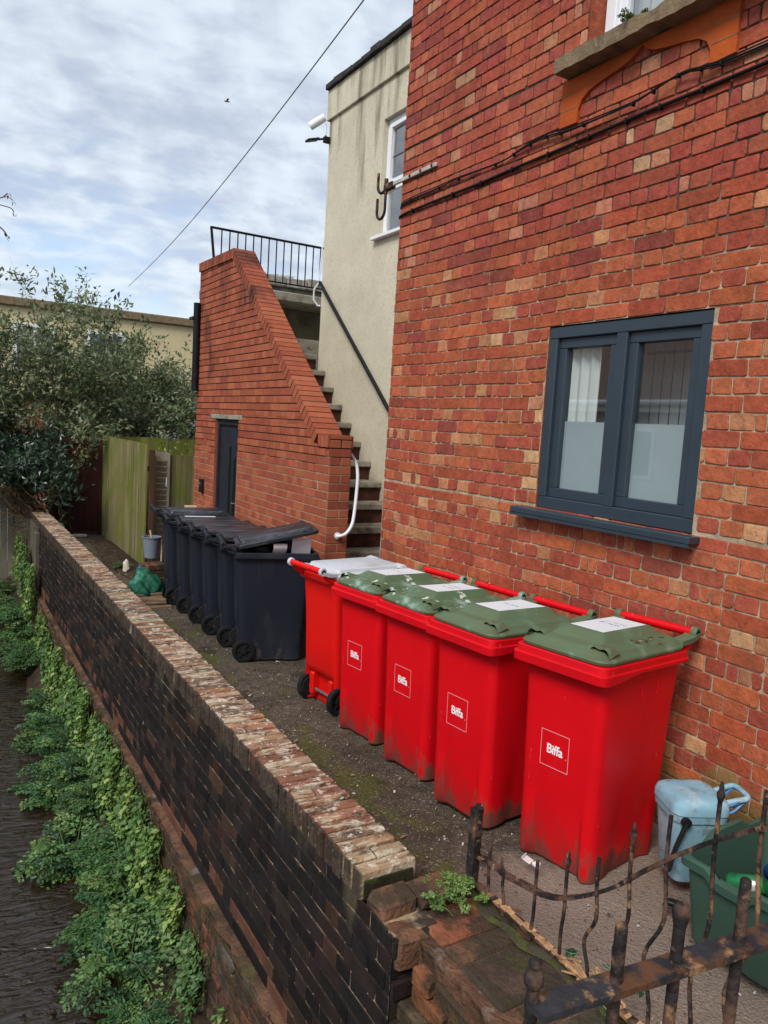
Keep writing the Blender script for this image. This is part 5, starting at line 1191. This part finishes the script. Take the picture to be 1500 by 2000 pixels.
while y < 15.0:
    xb = 1.0+.022*(min(y, 9)-6)
    for x in ((xb, xb+.13) if y < 8 else (xb+.05,)):
        if random.random() > .16: spots.append((x+random.uniform(-.07, .06), y+random.uniform(-.1, .1), random.uniform(.55, 1.2)))
    y += .29+.03*min(y, 9)*.3; i += 1
labs_pos = {}
FG = 'feathery green plants crowding the stream bank'
for i, (x, y, s) in enumerate(spots):
    if i < 4:
        lf, st_ = fern_mesh(100+i, GR if i != 3 else ((.055, .13, .035), (.075, .16, .045)), 30, .036, .36)
        root = empty('bank_plant', (0, 0, 0)); lf.obj('leaves', M_leaf, root, recalc=False); st_.obj('stems', M_stem, root, recalc=False); protos.append(root)
    else: root = dup(protos[i % 4])
    root.location = (x, y, bankz(x, y)-.02); root.rotation_euler = (0, 0, random.uniform(0, 6.28)); root.scale = (s, s, s*random.uniform(1.0, 1.65))
    tag(root, 'feathery dark green plant in the dense growth along the stream bank', 'plant', FG)
# trailing light green creeper on the plinth
def creeper_mesh(seed, cols, n=420, w=.45, h=.5, ls=.030):
    rr = random.Random(seed); lf = MB(); st_ = MB()
    for s in range(12):
        y0 = rr.gauss(0, w*.28); p = Vector((0, y0, rr.uniform(-.05, .06))); pts = [p.copy()]; c0 = rr.choice(cols)
        L_ = int(n/12)
        dr = rr.uniform(-.3, .3)
        for k in range(L_):
            p = p+Vector((rr.gauss(-.0005, .005), rr.gauss(dr*.012, .008), -h*rr.uniform(.5, 1.3)/L_)); p.x = min(.0, max(-.09, p.x)); pts.append(p.copy())
            for _ in range(2):
                ld = Vector((-.5, rr.gauss(0, .8), -.45+rr.gauss(0, .5)))
                lz = ls*(.5+1.3*rr.random()**1.6); leaf(lf, p+Vector((-rr.uniform(.005, .05), rr.gauss(0, .026), rr.gauss(0, .02))), ld, Vector((-1, 0, .7))+rdir(rr)*.6, lz, lz*rr.uniform(.7, .95), jc(c0, .28, .08), .1)
        st_.tube(pts, .0022, 4, cap=False)
    return lf, st_
cp = []
cpos = [(3.15, -1.2, .6), (3.75, -1.10, .75), (4.25, -1.0, .85), (4.62, -.92, .95), (4.98, -.88, 1.0), (5.4, -.84, .95), (5.8, -.88, 1.1), (6.2, -.84, 1.0), (6.65, -.9, 1.2), (7.1, -.86, 1.1), (7.6, -.92, 1.25), (8.2, -.9, 1.2), (8.8, -.95, 1.3), (9.6, -.95, 1.3), (10.4, -.9, 1.4), (11.3, -.5, 1.5), (12.2, -.35, 1.5), (13.2, -.3, 1.5)]
for i, (y, z, s) in enumerate(cpos):
    if i < 3:
        lf, st_ = creeper_mesh(200+i, LG if i != 1 else ((.075, .15, .045), (.10, .18, .05)), 420)
        root = empty('creeper', (0, 0, 0)); lf.obj('leaves', M_leaf, root, recalc=False); st_.obj('stems', M_stem, root, recalc=False); cp.append(root)
    else: root = dup(cp[i % 3])
    root.location = (XW0-.075, y, z); root.scale = (1.2, s, s); root.rotation_euler = (0, 0, random.uniform(-.1, .1))
    tag(root, 'light green creeper trailing down the foot of the dark stream wall', 'plant', 'creepers hanging on the stream wall')
# small weed on the broken pier and ivy at the railing
lf, st_ = fern_mesh(300, ((.16, .27, .06), (.12, .22, .05), (.20, .31, .09)), 22, .020, .13)
root = empty('weed', (1.615, 2.075, .06), 0, 'small bright green weed on the broken end of the brick wall', 'weed'); root.scale = (.68, .68, .8); lf.obj('leaves', M_leaf, root, recalc=False); st_.obj('stems', M_stem, root, recalc=False)
iv = empty('ivy_sprig', (1.74, 1.57, .05), 0, 'ivy sprig with pale veined leaves at the foot of the bent iron railing', 'ivy')
lf = MB(); rr = random.Random(9)
def ivyleaf(c, s, rot, tilt, col):
    sh = [(0, -.5), (.45, -.42), (.30, -.05), (.62, .12), (.22, .28), (0, .75), (-.22, .28), (-.62, .12), (-.30, -.05), (-.45, -.42)]
    M = Matrix.Rotation(rot, 3, 'Z') @ Matrix.Rotation(tilt, 3, 'X'); c = Vector(c)
    pts = [c+M @ Vector((x*s, y*s, .06*s*abs(x))) for x, y in sh]; cen = c+M @ Vector((0, 0, .04*s)); n = len(pts)
    lf.add([cen]+pts, [(0, k+1, (k+1) % n+1) for k in range(n)], 0, col)
    for e in (5, 3, 7, 1, 9): lf.tube([cen+M @ Vector((0, 0, .01*s)), c+M @ Vector((sh[e][0]*s*.85, sh[e][1]*s*.85, .07*s*abs(sh[e][0])+.012*s))], .0012, 3, cap=False, col=(.22, .32, .22))
for k in range(11): ivyleaf((rr.uniform(-.07, .12), rr.uniform(-.18, .06), .02+rr.uniform(0, .07)), rr.uniform(.028, .050), rr.uniform(0, 6.28), rr.uniform(.2, 1.1), jc((.022, .070, .035), .2, .1))
lf.obj('leaves', M_gloss, iv, recalc=False)
mb = MB()
for k in range(26): mb.box((-.003, -.03, -.002), (.003, .03, .002), 0, rot=Matrix.Rotation(rr.uniform(-.5, .5), 3, 'Z') @ Matrix.Rotation(rr.uniform(-.5, .5), 3, 'X'), loc=(rr.uniform(.0, .05), rr.uniform(-.16, .02), rr.uniform(.0, .05)))
mb.obj('dead_stalks', M_flake, iv)
lf, st_ = fern_mesh(310, ((.10, .20, .05), (.07, .15, .04)), 12, .022, .12)
root = empty('weed', (2.10, 9.85, gz(9.8)+.02), 0, 'small green weed growing in the soil bed by the white lump', 'weed'); lf.obj('leaves', M_leaf, root, recalc=False); st_.obj('stems', M_stem, root, recalc=False)
lf, st_ = fern_mesh(320, ((.16, .22, .05), (.12, .20, .05)), 9, .012, .05)
root = empty('weed', (XH-.07, 2.80, 3.742), 0, 'tiny moss tuft growing on the brown stone sill of the upper window', 'weed'); lf.obj('leaves', M_leaf, root, recalc=False); st_.obj('stems', M_stem, root, recalc=False)
# bare twigs reaching in from a tree on the left bank
tr = empty('bare_tree', (-.3, 9.2, -1.7), 0, 'bare tree whose thin twigs reach into the sky at the left edge', 'tree')
mb = MB(); mb.tube([(0, 0, 0), (-.1, 0, 1.6), (-.05, 0, 3.4), (.1, 0, 5.4), (.15, 0, 6.8)], [.11, .10, .075, .04, .01], 10, cap=False); mb.obj('trunk', M_bark, tr, smooth=60)
mb = MB(); mb.tube(cat([(.06, 0, 5.0), (.4, -.1, 5.35), (.75, -.15, 5.50), (.93, -.2, 5.52), (1.0, -.2, 5.58)]), [.02]*10+[.014]*8+[.006]*7, 6, cap=False)
mb.tube(cat([(.75, -.15, 5.50), (.92, -.18, 5.46), (1.03, -.2, 5.44), (1.06, -.2, 5.40)]), .005, 5, cap=False); mb.tube(cat([(.4, -.1, 5.35), (.8, -.15, 5.32), (.95, -.2, 5.22), (1.0, -.2, 5.16)]), .007, 5, cap=False)
mb.tube(cat([(.93, -.2, 5.52), (1.0, -.22, 5.54), (1.05, -.2, 5.52)]), .004, 5, cap=False); mb.obj('twigs', M_bark, tr, smooth=60, recalc=False)
lf = MB(); rr = random.Random(14)
for (x, z) in ((1.0, 5.58), (1.06, 5.40), (1.0, 5.16), (.97, 5.19), (1.05, 5.52)):
    for k in range(3): leaf(lf, Vector((x, -.2, z))+rdir(rr)*.015, Vector((.3, 0, -1))+rdir(rr)*.5, rdir(rr, 1), .05, .014, (.10, .075, .04))
lf.obj('leaves', M_leaf, tr, recalc=False)
